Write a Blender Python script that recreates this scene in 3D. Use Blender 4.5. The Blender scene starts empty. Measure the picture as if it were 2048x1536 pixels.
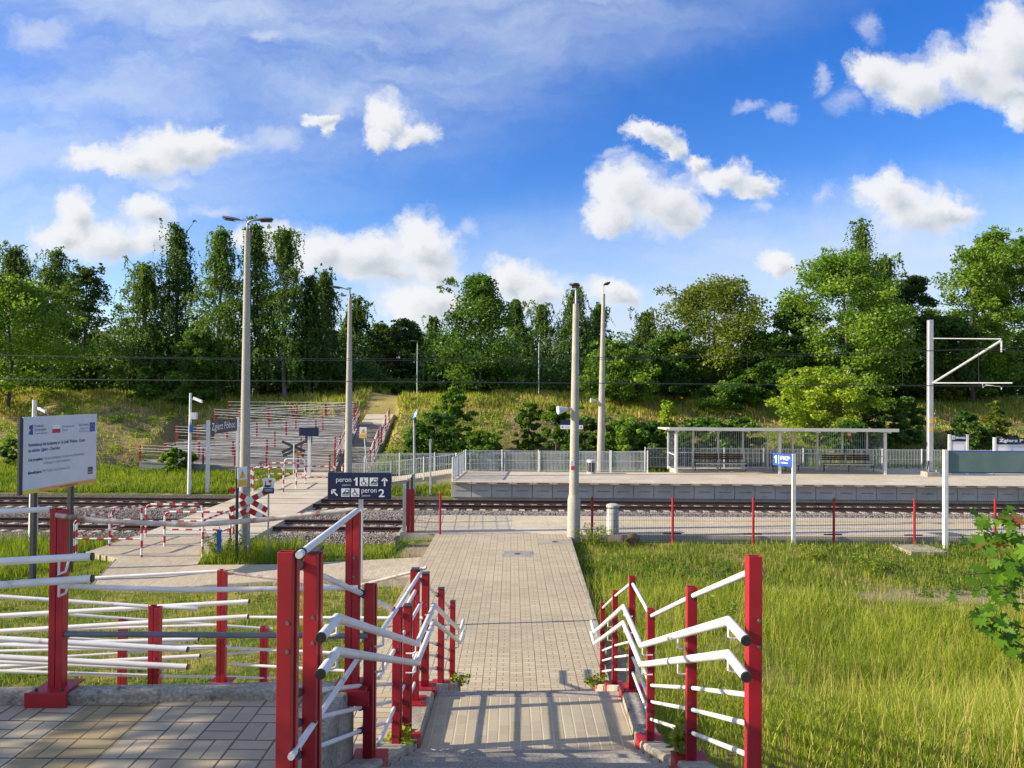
import bpy, math, random
import numpy as np
from mathutils import Vector, Matrix
rng = np.random.default_rng(7)
random.seed(7)
SC = bpy.context.scene
COL = SC.collection
R = math.radians

# ------------------------------------------------------------------ camera
EYE = Vector((0.0, 0.0, 5.22))
FPX = 1480.0
PITCH, ROLL = math.atan(15 / FPX), 0.0072
_f = Vector((0, math.cos(PITCH), math.sin(PITCH)))
_r0 = Vector((1, 0, 0)); _u0 = Vector((0, -math.sin(PITCH), math.cos(PITCH)))
_r = math.cos(ROLL) * _r0 + math.sin(ROLL) * _u0
_u = -math.sin(ROLL) * _r0 + math.cos(ROLL) * _u0
cam_d = bpy.data.cameras.new("camera"); cam = bpy.data.objects.new("camera", cam_d); COL.objects.link(cam)
cam.matrix_world = Matrix(((_r.x, _u.x, -_f.x, EYE.x), (_r.y, _u.y, -_f.y, EYE.y), (_r.z, _u.z, -_f.z, EYE.z), (0, 0, 0, 1)))
cam_d.sensor_width = 36.0; cam_d.lens = 36.0 * FPX / 2048.0
cam_d.clip_start = 0.05; cam_d.clip_end = 3000
SC.camera = cam

def at(px, py, Y):
    """the point at distance Y ahead that the photograph shows at (px, py)"""
    d = _f * FPX + _r * (px - 1024) - _u * (py - 768)
    return EYE + d * (Y / d.y)

# ------------------------------------------------------------------ light
SUN_EL, SUN_S = 23.0, Vector((1.0, 0.13, -0.43)).normalized()   # direction the light travels
sun_d = bpy.data.lights.new("sun", 'SUN'); sun = bpy.data.objects.new("sun", sun_d); COL.objects.link(sun)
sun.rotation_euler = SUN_S.to_track_quat('-Z', 'Y').to_euler()
sun_d.energy = 5.0; sun_d.angle = R(0.5); sun_d.color = (1.0, 0.88, 0.69)
SC.view_settings.view_transform = 'Standard'; SC.view_settings.look = 'None'
EXPO = 0.80; SC.view_settings.exposure = EXPO; SC.view_settings.gamma = 1.0
SC.cycles.max_bounces = 6; SC.cycles.transparent_max_bounces = 8

# ------------------------------------------------------------------ node helper
class NT:
    def __init__(self, tree):
        self.t = tree; self.n = tree.nodes; self.l = tree.links
    def new(self, typ, **kw):
        n = self.n.new(typ)
        for k, v in kw.items(): setattr(n, k, v)
        return n
    def put(self, sock, v):
        if isinstance(v, bpy.types.NodeSocket): self.l.new(v, sock)
        else:
            if hasattr(sock.default_value, '__len__') and not hasattr(v, '__len__'): v = [v] * len(sock.default_value)
            if hasattr(sock.default_value, '__len__') and len(sock.default_value) == 4 and len(v) == 3: v = (*v, 1)
            sock.default_value = v
    def m(self, op, a, b=None, c=None, clamp=False):
        n = self.new('ShaderNodeMath', operation=op, use_clamp=clamp)
        for i, v in enumerate((a, b, c)):
            if v is not None: self.put(n.inputs[i], v)
        return n.outputs[0]
    def vm(self, op, a, b=None, c=None):
        n = self.new('ShaderNodeVectorMath', operation=op)
        for i, v in enumerate((a, b, c)):
            if v is not None: self.put(n.inputs[i], v)
        return n.outputs['Value'] if op in ('LENGTH', 'DOT_PRODUCT', 'DISTANCE') else n.outputs[0]
    def mix(self, fac, a, b, blend='MIX'):
        n = self.new('ShaderNodeMix', data_type='RGBA', blend_type=blend)
        self.put(n.inputs[0], fac); self.put(n.inputs[6], a); self.put(n.inputs[7], b)
        return n.outputs[2]
    def ss(self, x, lo, hi, a=0.0, b=1.0):
        n = self.new('ShaderNodeMapRange', interpolation_type='SMOOTHSTEP')
        for i, v in enumerate((x, lo, hi, a, b)): self.put(n.inputs[i], v)
        return n.outputs[0]
    def noise(self, vec, scale, detail=4, rough=0.55, dist=0.0):
        n = self.new('ShaderNodeTexNoise')
        if vec is not None: self.put(n.inputs['Vector'], vec)
        n.inputs['Scale'].default_value = scale; n.inputs['Detail'].default_value = detail
        n.inputs['Roughness'].default_value = rough; n.inputs['Distortion'].default_value = dist
        return n.outputs[0]
    def attr(self, name, out='Fac'):
        return self.new('ShaderNodeAttribute', attribute_name=name).outputs[out]

# ------------------------------------------------------------------ sky with clouds (world directions)
W = bpy.data.worlds.new("World"); SC.world = W; W.use_nodes = True
w = NT(W.node_tree); w.n.clear()
sky = w.new('ShaderNodeTexSky', sky_type='NISHITA'); sky.sun_disc = False
sky.sun_elevation = R(SUN_EL); sky.sun_rotation = math.atan2(-SUN_S.x, -SUN_S.y)
sky.air_density = 1.0; sky.dust_density = 0.35; sky.ozone_density = 2.2; sky.altitude = 150
tc = w.new('ShaderNodeTexCoord').outputs['Generated']
sp = w.new('ShaderNodeSeparateXYZ'); w.l.new(tc, sp.inputs[0])
ya = w.m('MAXIMUM', w.m('ABSOLUTE', sp.outputs[1]), 0.12)
cmb = w.new('ShaderNodeCombineXYZ'); w.l.new(w.m('DIVIDE', sp.outputs[0], ya), cmb.inputs[0]); w.l.new(w.m('DIVIDE', sp.outputs[2], ya), cmb.inputs[1])
P0_ = cmb.outputs[0]
warp = w.new('ShaderNodeTexNoise'); w.l.new(P0_, warp.inputs['Vector']); warp.inputs['Scale'].default_value = 11; warp.inputs['Detail'].default_value = 12; warp.inputs['Roughness'].default_value = 0.69
P = w.vm('ADD', P0_, w.vm('MULTIPLY', w.vm('SUBTRACT', warp.outputs[1], (0.5, 0.5, 0.5)), (0.105, 0.085, 0)))
def uv(px, py):
    p = at(px, py, 1.0) - EYE
    return p.x, p.z
BLOBS = [(1250,372,70,62),(1310,405,88,62),(1352,432,62,45),(1228,425,52,38),(780,232,50,46),(838,264,50,32),(757,280,34,30),
 (1745,150,62,44),(1830,175,92,52),(1925,130,85,66),(2010,85,75,75),(2005,165,85,42),(2052,215,40,36),
 (148,428,46,52),(190,486,120,48),(285,412,56,36),(298,470,62,34),(110,478,50,36),
 (245,318,92,36),(350,290,112,42),(436,277,62,28),(640,232,34,22),(655,262,18,22),(1302,258,50,24),(1332,286,24,28),(1388,320,34,20),(1450,352,72,28),(1510,372,56,24),
 (640,500,76,52),(725,508,80,50),(838,488,76,62),(858,545,56,44),(535,480,66,40),(1768,388,72,44),(1815,420,92,54),
 (1010,555,58,40),(1065,580,66,44),(848,612,78,40),(925,628,80,34),(1220,580,78,32),(1562,527,42,28),(760,540,70,26),(1880,420,80,30)]
n1 = w.new('ShaderNodeTexNoise'); w.l.new(P, n1.inputs['Vector']); n1.inputs['Scale'].default_value = 14; n1.inputs['Detail'].default_value = 9; n1.inputs['Roughness'].default_value = 0.6
n2 = w.noise(P, 4.5, 6, 0.55)
def field(off, blobs=BLOBS):
    cur = None
    for (cx, cy, rx, ry) in blobs:
        u, v = uv(cx, cy); su, sv = FPX / rx / 1.22, FPX / ry / 1.22
        q = w.vm('MULTIPLY_ADD', P, (su, sv, 0), (-(u + off[0] * rx / FPX) * su, -(v + off[1] * ry / FPX) * sv, 0))
        d = w.vm('LENGTH', q)
        cur = d if cur is None else w.m('SMOOTH_MIN', cur, d, 0.55)
    return w.m('SUBTRACT', 1.0, cur)
nz = w.m('ADD', w.m('MULTIPLY', w.m('SUBTRACT', n1.outputs[0], 0.5), 1.25), w.m('MULTIPLY', w.m('SUBTRACT', n2, 0.5), 0.55))
F = w.m('ADD', field((0, 0)), nz)
G = w.m('ADD', field((0.38, -0.50)), w.m('MULTIPLY', nz, 0.55))
WISPS = [(1745,50,34,34),(1503,215,24,17),(1565,225,26,20),(1636,155,15,28),(936,456,24,26),(1235,300,36,15),(70,70,70,34),(532,70,42,20),(1655,390,20,30),(560,275,60,30),(420,420,80,18),(660,215,40,26),(1520,415,26,18),(1690,200,40,30),(330,360,70,18)]
dens = w.ss(F, -0.02, 0.55)
FW = w.m('ADD', field((0, 0), WISPS), w.m('MULTIPLY', nz, 1.15))
dens = w.m('MAXIMUM', dens, w.m('MULTIPLY', w.ss(FW, -0.05, 0.95), 0.45))
shade = w.ss(G, 0.28, 1.15)
ccol = w.mix(shade, (0.94, 0.95, 0.965, 1), (0.56, 0.61, 0.66, 1))
# thin high veil, upper left, and pale band low in the sky
sx = w.new('ShaderNodeSeparateXYZ'); w.l.new(P, sx.inputs[0]); pu, pv = sx.outputs[0], sx.outputs[1]
map1 = w.new('ShaderNodeMapping'); w.l.new(P, map1.inputs[0]); map1.inputs['Rotation'].default_value = (0, 0, R(-22)); map1.inputs['Scale'].default_value = (1.0, 3.4, 1)
cir = w.noise(map1.outputs[0], 3.2, 8, 0.62, 0.35)
edge = w.m('SUBTRACT', pv, w.m('MULTIPLY_ADD', pu, 0.44, 0.40))       # above this slanting line
veil = w.m('MULTIPLY', w.ss(edge, -0.12, 0.14), w.ss(cir, 0.30, 0.74, 0.20, 0.85))
low = w.m('MULTIPLY', w.ss(w.m('ADD', pv, w.m('MULTIPLY', pu, -0.10)), 0.09, 0.29, 1.0, 0.0), w.ss(cir, 0.3, 0.68, 0.55, 1.15))
low = w.m('MULTIPLY', low, w.ss(pu, -0.5, 0.1, 0.35, 1.0))
thin = w.m('MAXIMUM', veil, low, clamp=True)
hsv = w.new('ShaderNodeHueSaturation'); hsv.inputs['Saturation'].default_value = 1.42; hsv.inputs['Value'].default_value = 0.95
hsv.inputs['Hue'].default_value = 0.518
w.l.new(sky.outputs[0], hsv.inputs['Color'])
skyc = w.mix(1.0, hsv.outputs[0], (0.128, 0.124, 0.130, 1), 'MULTIPLY')
out = w.mix(w.m('MULTIPLY', thin, 0.92), skyc, tuple(c * 2 ** -EXPO for c in (0.68, 0.785, 0.95)) + (1,))
out = w.mix(w.m('MULTIPLY', dens, 0.96), out, w.mix(1.0, ccol, tuple([0.97 * 2 ** -EXPO] * 3) + (1,), 'MULTIPLY'))
bg = w.new('ShaderNodeBackground'); w.l.new(out, bg.inputs[0]); bg.inputs[1].default_value = 1.0
wo = w.new('ShaderNodeOutputWorld'); w.l.new(bg.outputs[0], wo.inputs[0])
W.cycles.sampling_method = 'MANUAL'; W.cycles.sample_map_resolution = 512

# ------------------------------------------------------------------ materials
MATS = {}
def newmat(name):
    m = bpy.data.materials.new(name); m.use_nodes = True
    t = NT(m.node_tree); t.n.clear()
    o = t.new('ShaderNodeOutputMaterial'); b = t.new('ShaderNodeBsdfPrincipled'); t.l.new(b.outputs[0], o.inputs[0])
    MATS[name] = m
    return m, t, b
def opos(t):
    return t.new('ShaderNodeNewGeometry').outputs['Position']
def bump(t, b, h, strength=0.3, dist=0.01):
    n = t.new('ShaderNodeBump'); n.inputs['Strength'].default_value = strength; n.inputs['Distance'].default_value = dist
    t.put(n.inputs['Height'], h); t.l.new(n.outputs[0], b.inputs['Normal'])
def simple(name, c, rough=0.5, metal=0.0, var=0.12, scale=3.0, dirt=None, bmp=0.0, spec=0.5, fine=0):
    m, t, b = newmat(name)
    p = opos(t)
    n = t.noise(p, scale, 5, 0.6)
    lo = tuple(max(0, x * (1 - var)) for x in c); hi = tuple(min(1, x * (1 + var)) for x in c)
    col = t.mix(t.ss(n, 0.3, 0.7), lo, hi)
    if dirt:
        dcol, damt, dsc = dirt
        d = t.noise(p, dsc, 6, 0.65)
        col = t.mix(t.ss(d, 1 - damt, 1 - damt + 0.16), col, dcol)
    if fine:
        g = t.noise(p, fine, 2, 0.5)
        col = t.mix(1.0, col, t.mix(t.ss(g, 0.25, 0.75), (0.68, 0.68, 0.68, 1), (1.2, 1.2, 1.2, 1)), 'MULTIPLY')
    t.put(b.inputs['Base Color'], col); t.put(b.inputs['Roughness'], t.m('ADD', rough - 0.08, t.m('MULTIPLY', n, 0.16)))
    b.inputs['Metallic'].default_value = metal; b.inputs['Specular IOR Level'].default_value = spec
    if bmp: bump(t, b, t.noise(p, fine or scale * 8, 5, 0.6), bmp, 0.006)
    return m
simple('red_paint', (0.35, 0.013, 0.022), 0.46, 0, 0.16, 3, ((0.17, 0.035, 0.022), 0.36, 6), 0.05, 0.4)
simple('white_paint', (0.72, 0.71, 0.68), 0.40, 0, 0.08, 4, ((0.42, 0.37, 0.30), 0.40, 7))
simple('rusty_white', (0.52, 0.46, 0.38), 0.55, 0, 0.2, 9, ((0.20, 0.09, 0.04), 0.50, 7))
simple('grey_paint', (0.14, 0.15, 0.17), 0.4, 0, 0.15, 5, ((0.4, 0.4, 0.4), 0.28, 9))
simple('galv', (0.42, 0.44, 0.46), 0.45, 0.55, 0.12, 6)
simple('galv_light', (0.60, 0.62, 0.62), 0.45, 0.2, 0.08, 6)
simple('black_plastic', (0.02, 0.02, 0.022), 0.4)
simple('dark_steel', (0.035, 0.04, 0.048), 0.45)
simple('concrete', (0.34, 0.31, 0.26), 0.85, 0, 0.2, 1.3, ((0.14, 0.13, 0.11), 0.42, 2.2), 0.5, 0.25, 60)
simple('concrete_kerb', (0.36, 0.32, 0.25), 0.9, 0, 0.22, 3, ((0.10, 0.09, 0.06), 0.44, 5), 0.9, 0.2, 45)
simple('concrete_pole', (0.42, 0.39, 0.33), 0.8, 0, 0.1, 2, ((0.24, 0.22, 0.19), 0.36, 4), 0.3, 0.3, 50)
simple('concrete_wall', (0.36, 0.34, 0.31), 0.85, 0, 0.16, 0.8, ((0.17, 0.15, 0.14), 0.45, 1.0), 0.2, 0.2, 25)
simple('sleeper_concrete', (0.44, 0.39, 0.32), 0.85, 0, 0.2, 2)
simple('rail_side', (0.055, 0.026, 0.018), 0.75, 0.1, 0.25, 4)
simple('rail_top', (0.30, 0.27, 0.26), 0.32, 0.8, 0.1, 4)
simple('navy', (0.008, 0.016, 0.062), 0.35, 0, 0.05)
simple('navy_grey', (0.028, 0.036, 0.075), 0.4, 0, 0.05)
simple('sign_white', (0.80, 0.80, 0.79), 0.45, 0, 0.02)
simple('sign_light', (0.60, 0.63, 0.68), 0.45, 0, 0.03)
simple('sign_red', (0.50, 0.012, 0.02), 0.4, 0, 0.08)
simple('sign_yellow', (0.85, 0.46, 0.02), 0.45, 0, 0.05)
simple('sign_orange', (0.72, 0.34, 0.09), 0.45, 0, 0.05)
simple('sign_lime', (0.68, 0.58, 0.05), 0.45, 0, 0.05)
simple('sign_blue', (0.012, 0.075, 0.36), 0.4, 0, 0.05)
simple('sign_text', (0.06, 0.06, 0.10), 0.5)
simple('sign_navytext', (0.04, 0.05, 0.16), 0.5)
simple('sign_greytext', (0.20, 0.20, 0.24), 0.5)
simple('flag_red', (0.50, 0.04, 0.07), 0.5)
simple('orange_reflect', (0.62, 0.28, 0.02), 0.4)
simple('wood_brown', (0.075, 0.022, 0.012), 0.5, 0, 0.2, 6)
simple('bag_blue', (0.15, 0.45, 0.62), 0.4, 0, 0.1, 8)
simple('blue_plastic', (0.01, 0.11, 0.42), 0.35)
simple('bin_grey', (0.50, 0.50, 0.49), 0.6, 0, 0.1, 4, ((0.25, 0.23, 0.2), 0.35, 5), 0.1, 0.4)
simple('bin_dark', (0.05, 0.045, 0.05), 0.35, 0, 0.2, 6)
simple('log_bark', (0.085, 0.055, 0.03), 0.9, 0, 0.4, 8, None, 0.8)
simple('bark', (0.10, 0.08, 0.06), 0.9, 0, 0.3, 6, None, 0.5)
simple('bark_birch', (0.20, 0.19, 0.17), 0.8, 0, 0.2, 2, ((0.05, 0.05, 0.045), 0.48, 3))
simple('bark_pale', (0.55, 0.53, 0.49), 0.8, 0, 0.1, 2, ((0.08, 0.08, 0.08), 0.38, 3))
simple('wire', (0.03, 0.03, 0.035), 0.6)
simple('mast_grey', (0.44, 0.455, 0.47), 0.45, 0.2, 0.08, 5)
simple('roof_grey', (0.52, 0.51, 0.48), 0.6, 0, 0.08, 2)
simple('tread_concrete', (0.33, 0.30, 0.25), 0.88, 0, 0.2, 1.5, ((0.16, 0.14, 0.11), 0.4, 2), 0.4, 0.2, 60)
simple('slab_platform', (0.56, 0.48, 0.36), 0.85, 0, 0.10, 0.7, ((0.34, 0.31, 0.27), 0.38, 1.2), 0.15, 0.3, 30)
simple('panel_concrete', (0.52, 0.49, 0.45), 0.85, 0, 0.12, 0.9, ((0.30, 0.28, 0.26), 0.40, 1.1), 0.15, 0.3, 30)
simple('yellow_line', (0.72, 0.52, 0.14), 0.7, 0, 0.15, 3)
simple('stone', (0.26, 0.225, 0.195), 0.9, 0, 0.5, 14)

def striped():
    m, t, b = newmat('striped')
    s = t.attr('s')
    f = t.m('FRACT', t.m('DIVIDE', s, 0.44))
    k = t.m('GREATER_THAN', f, 0.5)
    d = t.ss(t.noise(opos(t), 9, 5, 0.6), 0.62, 0.78)
    c = t.mix(k, (0.76, 0.75, 0.72, 1), (0.40, 0.02, 0.03, 1))
    t.put(b.inputs['Base Color'], t.mix(t.m('MULTIPLY', d, 0.6), c, (0.30, 0.2, 0.14, 1))); b.inputs['Roughness'].default_value = 0.4
striped()

def glass(name, tint, rough=0.03):
    m, t, b = newmat(name)
    b.inputs['Base Color'].default_value = (*tint, 1); b.inputs['Roughness'].default_value = rough
    b.inputs['Transmission Weight'].default_value = 1.0; b.inputs['IOR'].default_value = 1.02
glass('shelter_glass', (0.97, 1.0, 0.99))

def backboard():
    m, t, b = newmat('sign_back')
    p = opos(t)
    sp = t.new('ShaderNodeSeparateXYZ'); t.l.new(p, sp.inputs[0])
    n = t.noise(p, 1.6, 4, 0.5)
    t.put(b.inputs['Base Color'], t.mix(t.ss(n, 0.35, 0.65), (0.13, 0.20, 0.20, 1), (0.17, 0.24, 0.24, 1)))
    b.inputs['Roughness'].default_value = 0.22; b.inputs['Specular IOR Level'].default_value = 0.7
backboard()

def pavers(name, kind, base, joint, rot=0.0, dirt=0.35, bmpd=0.006):
    m, t, b = newmat(name)
    p = opos(t)
    mp = t.new('ShaderNodeMapping'); t.l.new(p, mp.inputs[0]); mp.inputs['Rotation'].default_value = (0, 0, rot)
    wob = t.vm('MULTIPLY', t.vm('SUBTRACT', t.new('ShaderNodeTexNoise').outputs[1], (0.5, 0.5, 0.5)), (0.012, 0.012, 0))
    wn = wob.node.inputs[0].links[0].from_node.inputs[0].links[0].from_node
    t.l.new(p, wn.inputs['Vector']); wn.inputs['Scale'].default_value = 3.0
    q = t.vm('ADD', mp.outputs[0], wob)
    s = t.new('ShaderNodeSeparateXYZ'); t.l.new(q, s.inputs[0]); x, y = s.outputs[0], s.outputs[1]
    def line(c, wd):                       # 1 on a joint at integer c, wd in cells
        f = t.m('FRACT', c); d = t.m('MINIMUM', f, t.m('SUBTRACT', 1.0, f))
        return t.ss(d, wd * 0.5, wd, 1.0, 0.0)
    def even(a, bb):
        return t.m('LESS_THAN', t.m('FRACT', t.m('MULTIPLY', t.m('ADD', t.m('FLOOR', a), t.m('FLOOR', bb)), 0.5)), 0.25)
    if kind == 'walk':
        u, v = t.m('DIVIDE', x, 0.2), t.m('DIVIDE', y, 0.1)
        col_i = t.m('FLOOR', u)
        v = t.m('ADD', v, t.m('MULTIPLY', t.new('ShaderNodeTexWhiteNoise', noise_dimensions='1D').outputs[0], 0.9))
        wnn = v.node.inputs[1].links[0].from_node.inputs[0].links[0].from_node; t.l.new(col_i, wnn.inputs['W'])
        tick = t.m('MULTIPLY', line(t.m('ADD', u, 0.5), 0.035), t.m('LESS_THAN', t.m('FRACT', t.m('MULTIPLY', t.m('FLOOR', v), 0.5)), 0.25))
        J = t.m('MAXIMUM', t.m('MAXIMUM', line(u, 0.042), t.m('MULTIPLY', line(v, 0.06), 0.8)), tick)
        cu, cv = u, v
    elif kind == 'run':
        u = t.m('DIVIDE', x, 0.1)
        off = t.m('MULTIPLY', t.m('FRACT', t.m('MULTIPLY', t.m('FLOOR', u), 0.5)), 0.9)
        v = t.m('ADD', t.m('DIVIDE', y, 0.2), off)
        J = t.m('MAXIMUM', line(u, 0.085), t.m('MULTIPLY', line(v, 0.032), 0.8)); cu, cv = u, v
    else:
        u, v = t.m('DIVIDE', x, 0.22), t.m('DIVIDE', y, 0.22)
        ev = even(u, v)
        lu = t.m('MULTIPLY', line(t.m('ADD', u, 0.5), 0.028), ev)
        lv = t.m('MULTIPLY', line(t.m('ADD', v, 0.5), 0.028), t.m('SUBTRACT', 1.0, ev))
        J = t.m('MAXIMUM', t.m('MAXIMUM', line(u, 0.035), line(v, 0.035)), t.m('MAXIMUM', lu, lv))
        cu, cv = t.m('MULTIPLY', u, t.m('ADD', 1.0, ev)), t.m('MULTIPLY', v, t.m('SUBTRACT', 2.0, ev))
    cc = t.new('ShaderNodeCombineXYZ'); t.l.new(t.m('FLOOR', cu), cc.inputs[0]); t.l.new(t.m('FLOOR', cv), cc.inputs[1])
    wn2 = t.new('ShaderNodeTexWhiteNoise', noise_dimensions='3D'); t.l.new(cc.outputs[0], wn2.inputs['Vector'])
    blk = t.m('MULTIPLY_ADD', wn2.outputs[0], 0.20, 0.90)
    big = t.m('MULTIPLY_ADD', t.ss(t.noise(p, 0.55, 4, 0.6), 0.25, 0.75), 0.22, 0.88)
    fine = t.m('MULTIPLY_ADD', t.noise(p, 140, 2, 0.6), 0.5, 0.75)
    k = t.m('MULTIPLY', t.m('MULTIPLY', blk, big), fine)
    kc = t.new('ShaderNodeCombineColor'); [t.l.new(k, kc.inputs[i]) for i in range(3)]
    col = t.mix(1.0, base, kc.outputs[0], 'MULTIPLY')
    if name == 'paver_ramp':                # the yellow warning strip of coloured blocks
        band = t.m('LESS_THAN', t.m('ABSOLUTE', t.m('ADD', x, 2.40)), 0.22)
        col = t.mix(t.m('MULTIPLY', band, 0.8), col, t.mix(1.0, (0.30, 0.23, 0.11, 1), kc.outputs[0], 'MULTIPLY'))
    sand = t.ss(t.noise(p, 1.1, 5, 0.65), 1 - dirt, 1.25 - dirt)
    col = t.mix(t.m('MULTIPLY', sand, 0.55), col, (0.42, 0.35, 0.25, 1))
    jn = t.m('MULTIPLY', J, t.ss(t.noise(p, 2.2, 3, 0.6), 0.25, 0.6, 0.45, 1.0))
    col = t.mix(jn, col, joint)
    t.put(b.inputs['Base Color'], col); b.inputs['Roughness'].default_value = 0.85; b.inputs['Specular IOR Level'].default_value = 0.3
    h = t.m('ADD', t.m('MULTIPLY', J, -1.0), t.m('MULTIPLY', t.noise(p, 160, 2, 0.6), 0.35))
    bump(t, b, h, 0.5, bmpd)
    return m
pavers('paver_walk', 'walk', (0.47, 0.39, 0.265, 1), (0.17, 0.135, 0.08, 1))
pavers('paver_landing', 'run', (0.38, 0.33, 0.235, 1), (0.50, 0.43, 0.31, 1))
pavers('paver_ramp', 'basket', (0.42, 0.35, 0.24, 1), (0.09, 0.075, 0.05, 1), dirt=0.25)
pavers('paver_path', 'walk', (0.46, 0.385, 0.275, 1), (0.19, 0.155, 0.11, 1), R(90))

def ground_mat():
    m, t, b = newmat('ground')
    p = opos(t)
    big = t.noise(p, 0.22, 5, 0.6); mid = t.noise(p, 1.3, 5, 0.65); fin = t.noise(p, 22, 4, 0.7)
    green = t.mix(mid, (0.07, 0.12, 0.016, 1), (0.16, 0.20, 0.035, 1))
    dry = t.mix(mid, (0.30, 0.25, 0.07, 1), (0.46, 0.36, 0.14, 1))
    soil = t.mix(mid, (0.18, 0.14, 0.07, 1), (0.30, 0.23, 0.12, 1))
    sand = t.mix(mid, (0.28, 0.215, 0.14, 1), (0.38, 0.30, 0.21, 1))
    ad, ao, as_ = t.attr('dry'), t.attr('soil'), t.attr('sand')
    c = t.mix(t.ss(t.m('ADD', ad, t.m('MULTIPLY', t.m('SUBTRACT', mid, 0.5), 1.3)), 0.35, 0.65), green, dry)
    c = t.mix(t.ss(t.m('ADD', ao, t.m('MULTIPLY', t.m('SUBTRACT', mid, 0.5), 1.6)), 0.4, 0.6), c, soil)
    c = t.mix(t.ss(t.m('ADD', as_, t.m('MULTIPLY', t.m('SUBTRACT', fin, 0.5), 0.8)), 0.4, 0.6), c, sand)
    c = t.mix(1.0, c, t.mix(t.ss(fin, 0.2, 0.8), (0.55, 0.55, 0.55, 1), (1.35, 1.35, 1.35, 1)), 'MULTIPLY')
    t.put(b.inputs['Base Color'], c); b.inputs['Roughness'].default_value = 0.95; b.inputs['Specular IOR Level'].default_value = 0.1
    bump(t, b, t.m('ADD', fin, mid), 0.8, 0.05)
ground_mat()
def ballast_mat():
    m, t, b = newmat('ballast')
    p = opos(t)
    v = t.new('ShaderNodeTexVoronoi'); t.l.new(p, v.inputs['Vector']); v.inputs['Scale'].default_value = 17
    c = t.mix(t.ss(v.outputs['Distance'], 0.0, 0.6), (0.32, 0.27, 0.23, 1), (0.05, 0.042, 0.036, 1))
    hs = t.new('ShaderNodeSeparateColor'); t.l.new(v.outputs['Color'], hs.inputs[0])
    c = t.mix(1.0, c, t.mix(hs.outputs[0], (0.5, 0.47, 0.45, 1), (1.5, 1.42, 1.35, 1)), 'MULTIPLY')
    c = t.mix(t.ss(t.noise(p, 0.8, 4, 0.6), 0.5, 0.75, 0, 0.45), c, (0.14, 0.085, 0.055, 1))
    t.put(b.inputs['Base Color'], c); b.inputs['Roughness'].default_value = 0.9
    bump(t, b, t.m('SUBTRACT', 0.6, v.outputs['Distance']), 1.0, 0.05)
ballast_mat()

def leaf_mat(name, lo, hi, trans=0.35, warm=None):
    m = bpy.data.materials.new(name); m.use_nodes = True; MATS[name] = m
    t = NT(m.node_tree); t.n.clear()
    o = t.new('ShaderNodeOutputMaterial')
    a = t.attr('tint')
    c = t.mix(a, lo, hi)
    if warm: c = t.mix(t.m('GREATER_THAN', a, 0.90), c, warm)
    oi = t.new('ShaderNodeObjectInfo').outputs['Random']
    c = t.mix(1.0, c, t.mix(oi, (0.86, 0.88, 0.86, 1), (1.14, 1.10, 1.05, 1)), 'MULTIPLY')
    d = t.new('ShaderNodeBsdfPrincipled'); t.put(d.inputs['Base Color'], c); d.inputs['Roughness'].default_value = 0.5; d.inputs['Specular IOR Level'].default_value = 0.25
    tr = t.new('ShaderNodeBsdfTranslucent'); t.put(tr.inputs[0], t.mix(1.0, c, (1.25, 1.3, 0.55, 1), 'MULTIPLY'))
    mx = t.new('ShaderNodeMixShader'); mx.inputs[0].default_value = trans + .06
    t.l.new(d.outputs[0], mx.inputs[1]); t.l.new(tr.outputs[0], mx.inputs[2]); t.l.new(mx.outputs[0], o.inputs[0])
leaf_mat('leaf_mid', (0.034, 0.095, 0.014, 1), (0.14, 0.25, 0.034, 1))
leaf_mat('leaf_bright', (0.058, 0.14, 0.014, 1), (0.22, 0.34, 0.038, 1))
leaf_mat('leaf_yellow', (0.15, 0.26, 0.016, 1), (0.42, 0.50, 0.045, 1))
leaf_mat('leaf_olive', (0.07, 0.12, 0.014, 1), (0.26, 0.30, 0.034, 1))
leaf_mat('leaf_dark', (0.026, 0.066, 0.014, 1), (0.11, 0.18, 0.032, 1))
leaf_mat('leaf_birch', (0.042, 0.10, 0.020, 1), (0.18, 0.27, 0.052, 1))
leaf_mat('leaf_maple', (0.06, 0.15, 0.012, 1), (0.20, 0.38, 0.025, 1), 0.4, (0.30, 0.12, 0.05, 1))
leaf_mat('grass_meadow', (0.15, 0.23, 0.013, 1), (0.46, 0.50, 0.07, 1), 0.38)
leaf_mat('grass_green', (0.085, 0.16, 0.012, 1), (0.33, 0.37, 0.04, 1), 0.36)
leaf_mat('grass_dry', (0.24, 0.22, 0.04, 1), (0.62, 0.48, 0.18, 1), 0.25)

# ------------------------------------------------------------------ geometry helpers
def tag(o, label=None, cat=None, group=None, kind=None):
    if label: o['label'] = label
    if cat: o['category'] = cat
    if group: o['group'] = group
    if kind: o['kind'] = kind
    return o
def thing(name, label, cat, loc=(0, 0, 0), group=None):
    o = bpy.data.objects.new(name, None); COL.objects.link(o); o.location = loc; o.empty_display_size = 0.2
    return tag(o, label, cat, group)
def copy_tree(o, parent=None):
    c = o.copy(); COL.objects.link(c)
    if parent: c.parent = parent
    for ch in list(o.children): copy_tree(ch, c)
    return c
def wloc(o):
    v = Vector((0, 0, 0))
    while o: v += o.location; o = o.parent
    return v

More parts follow.
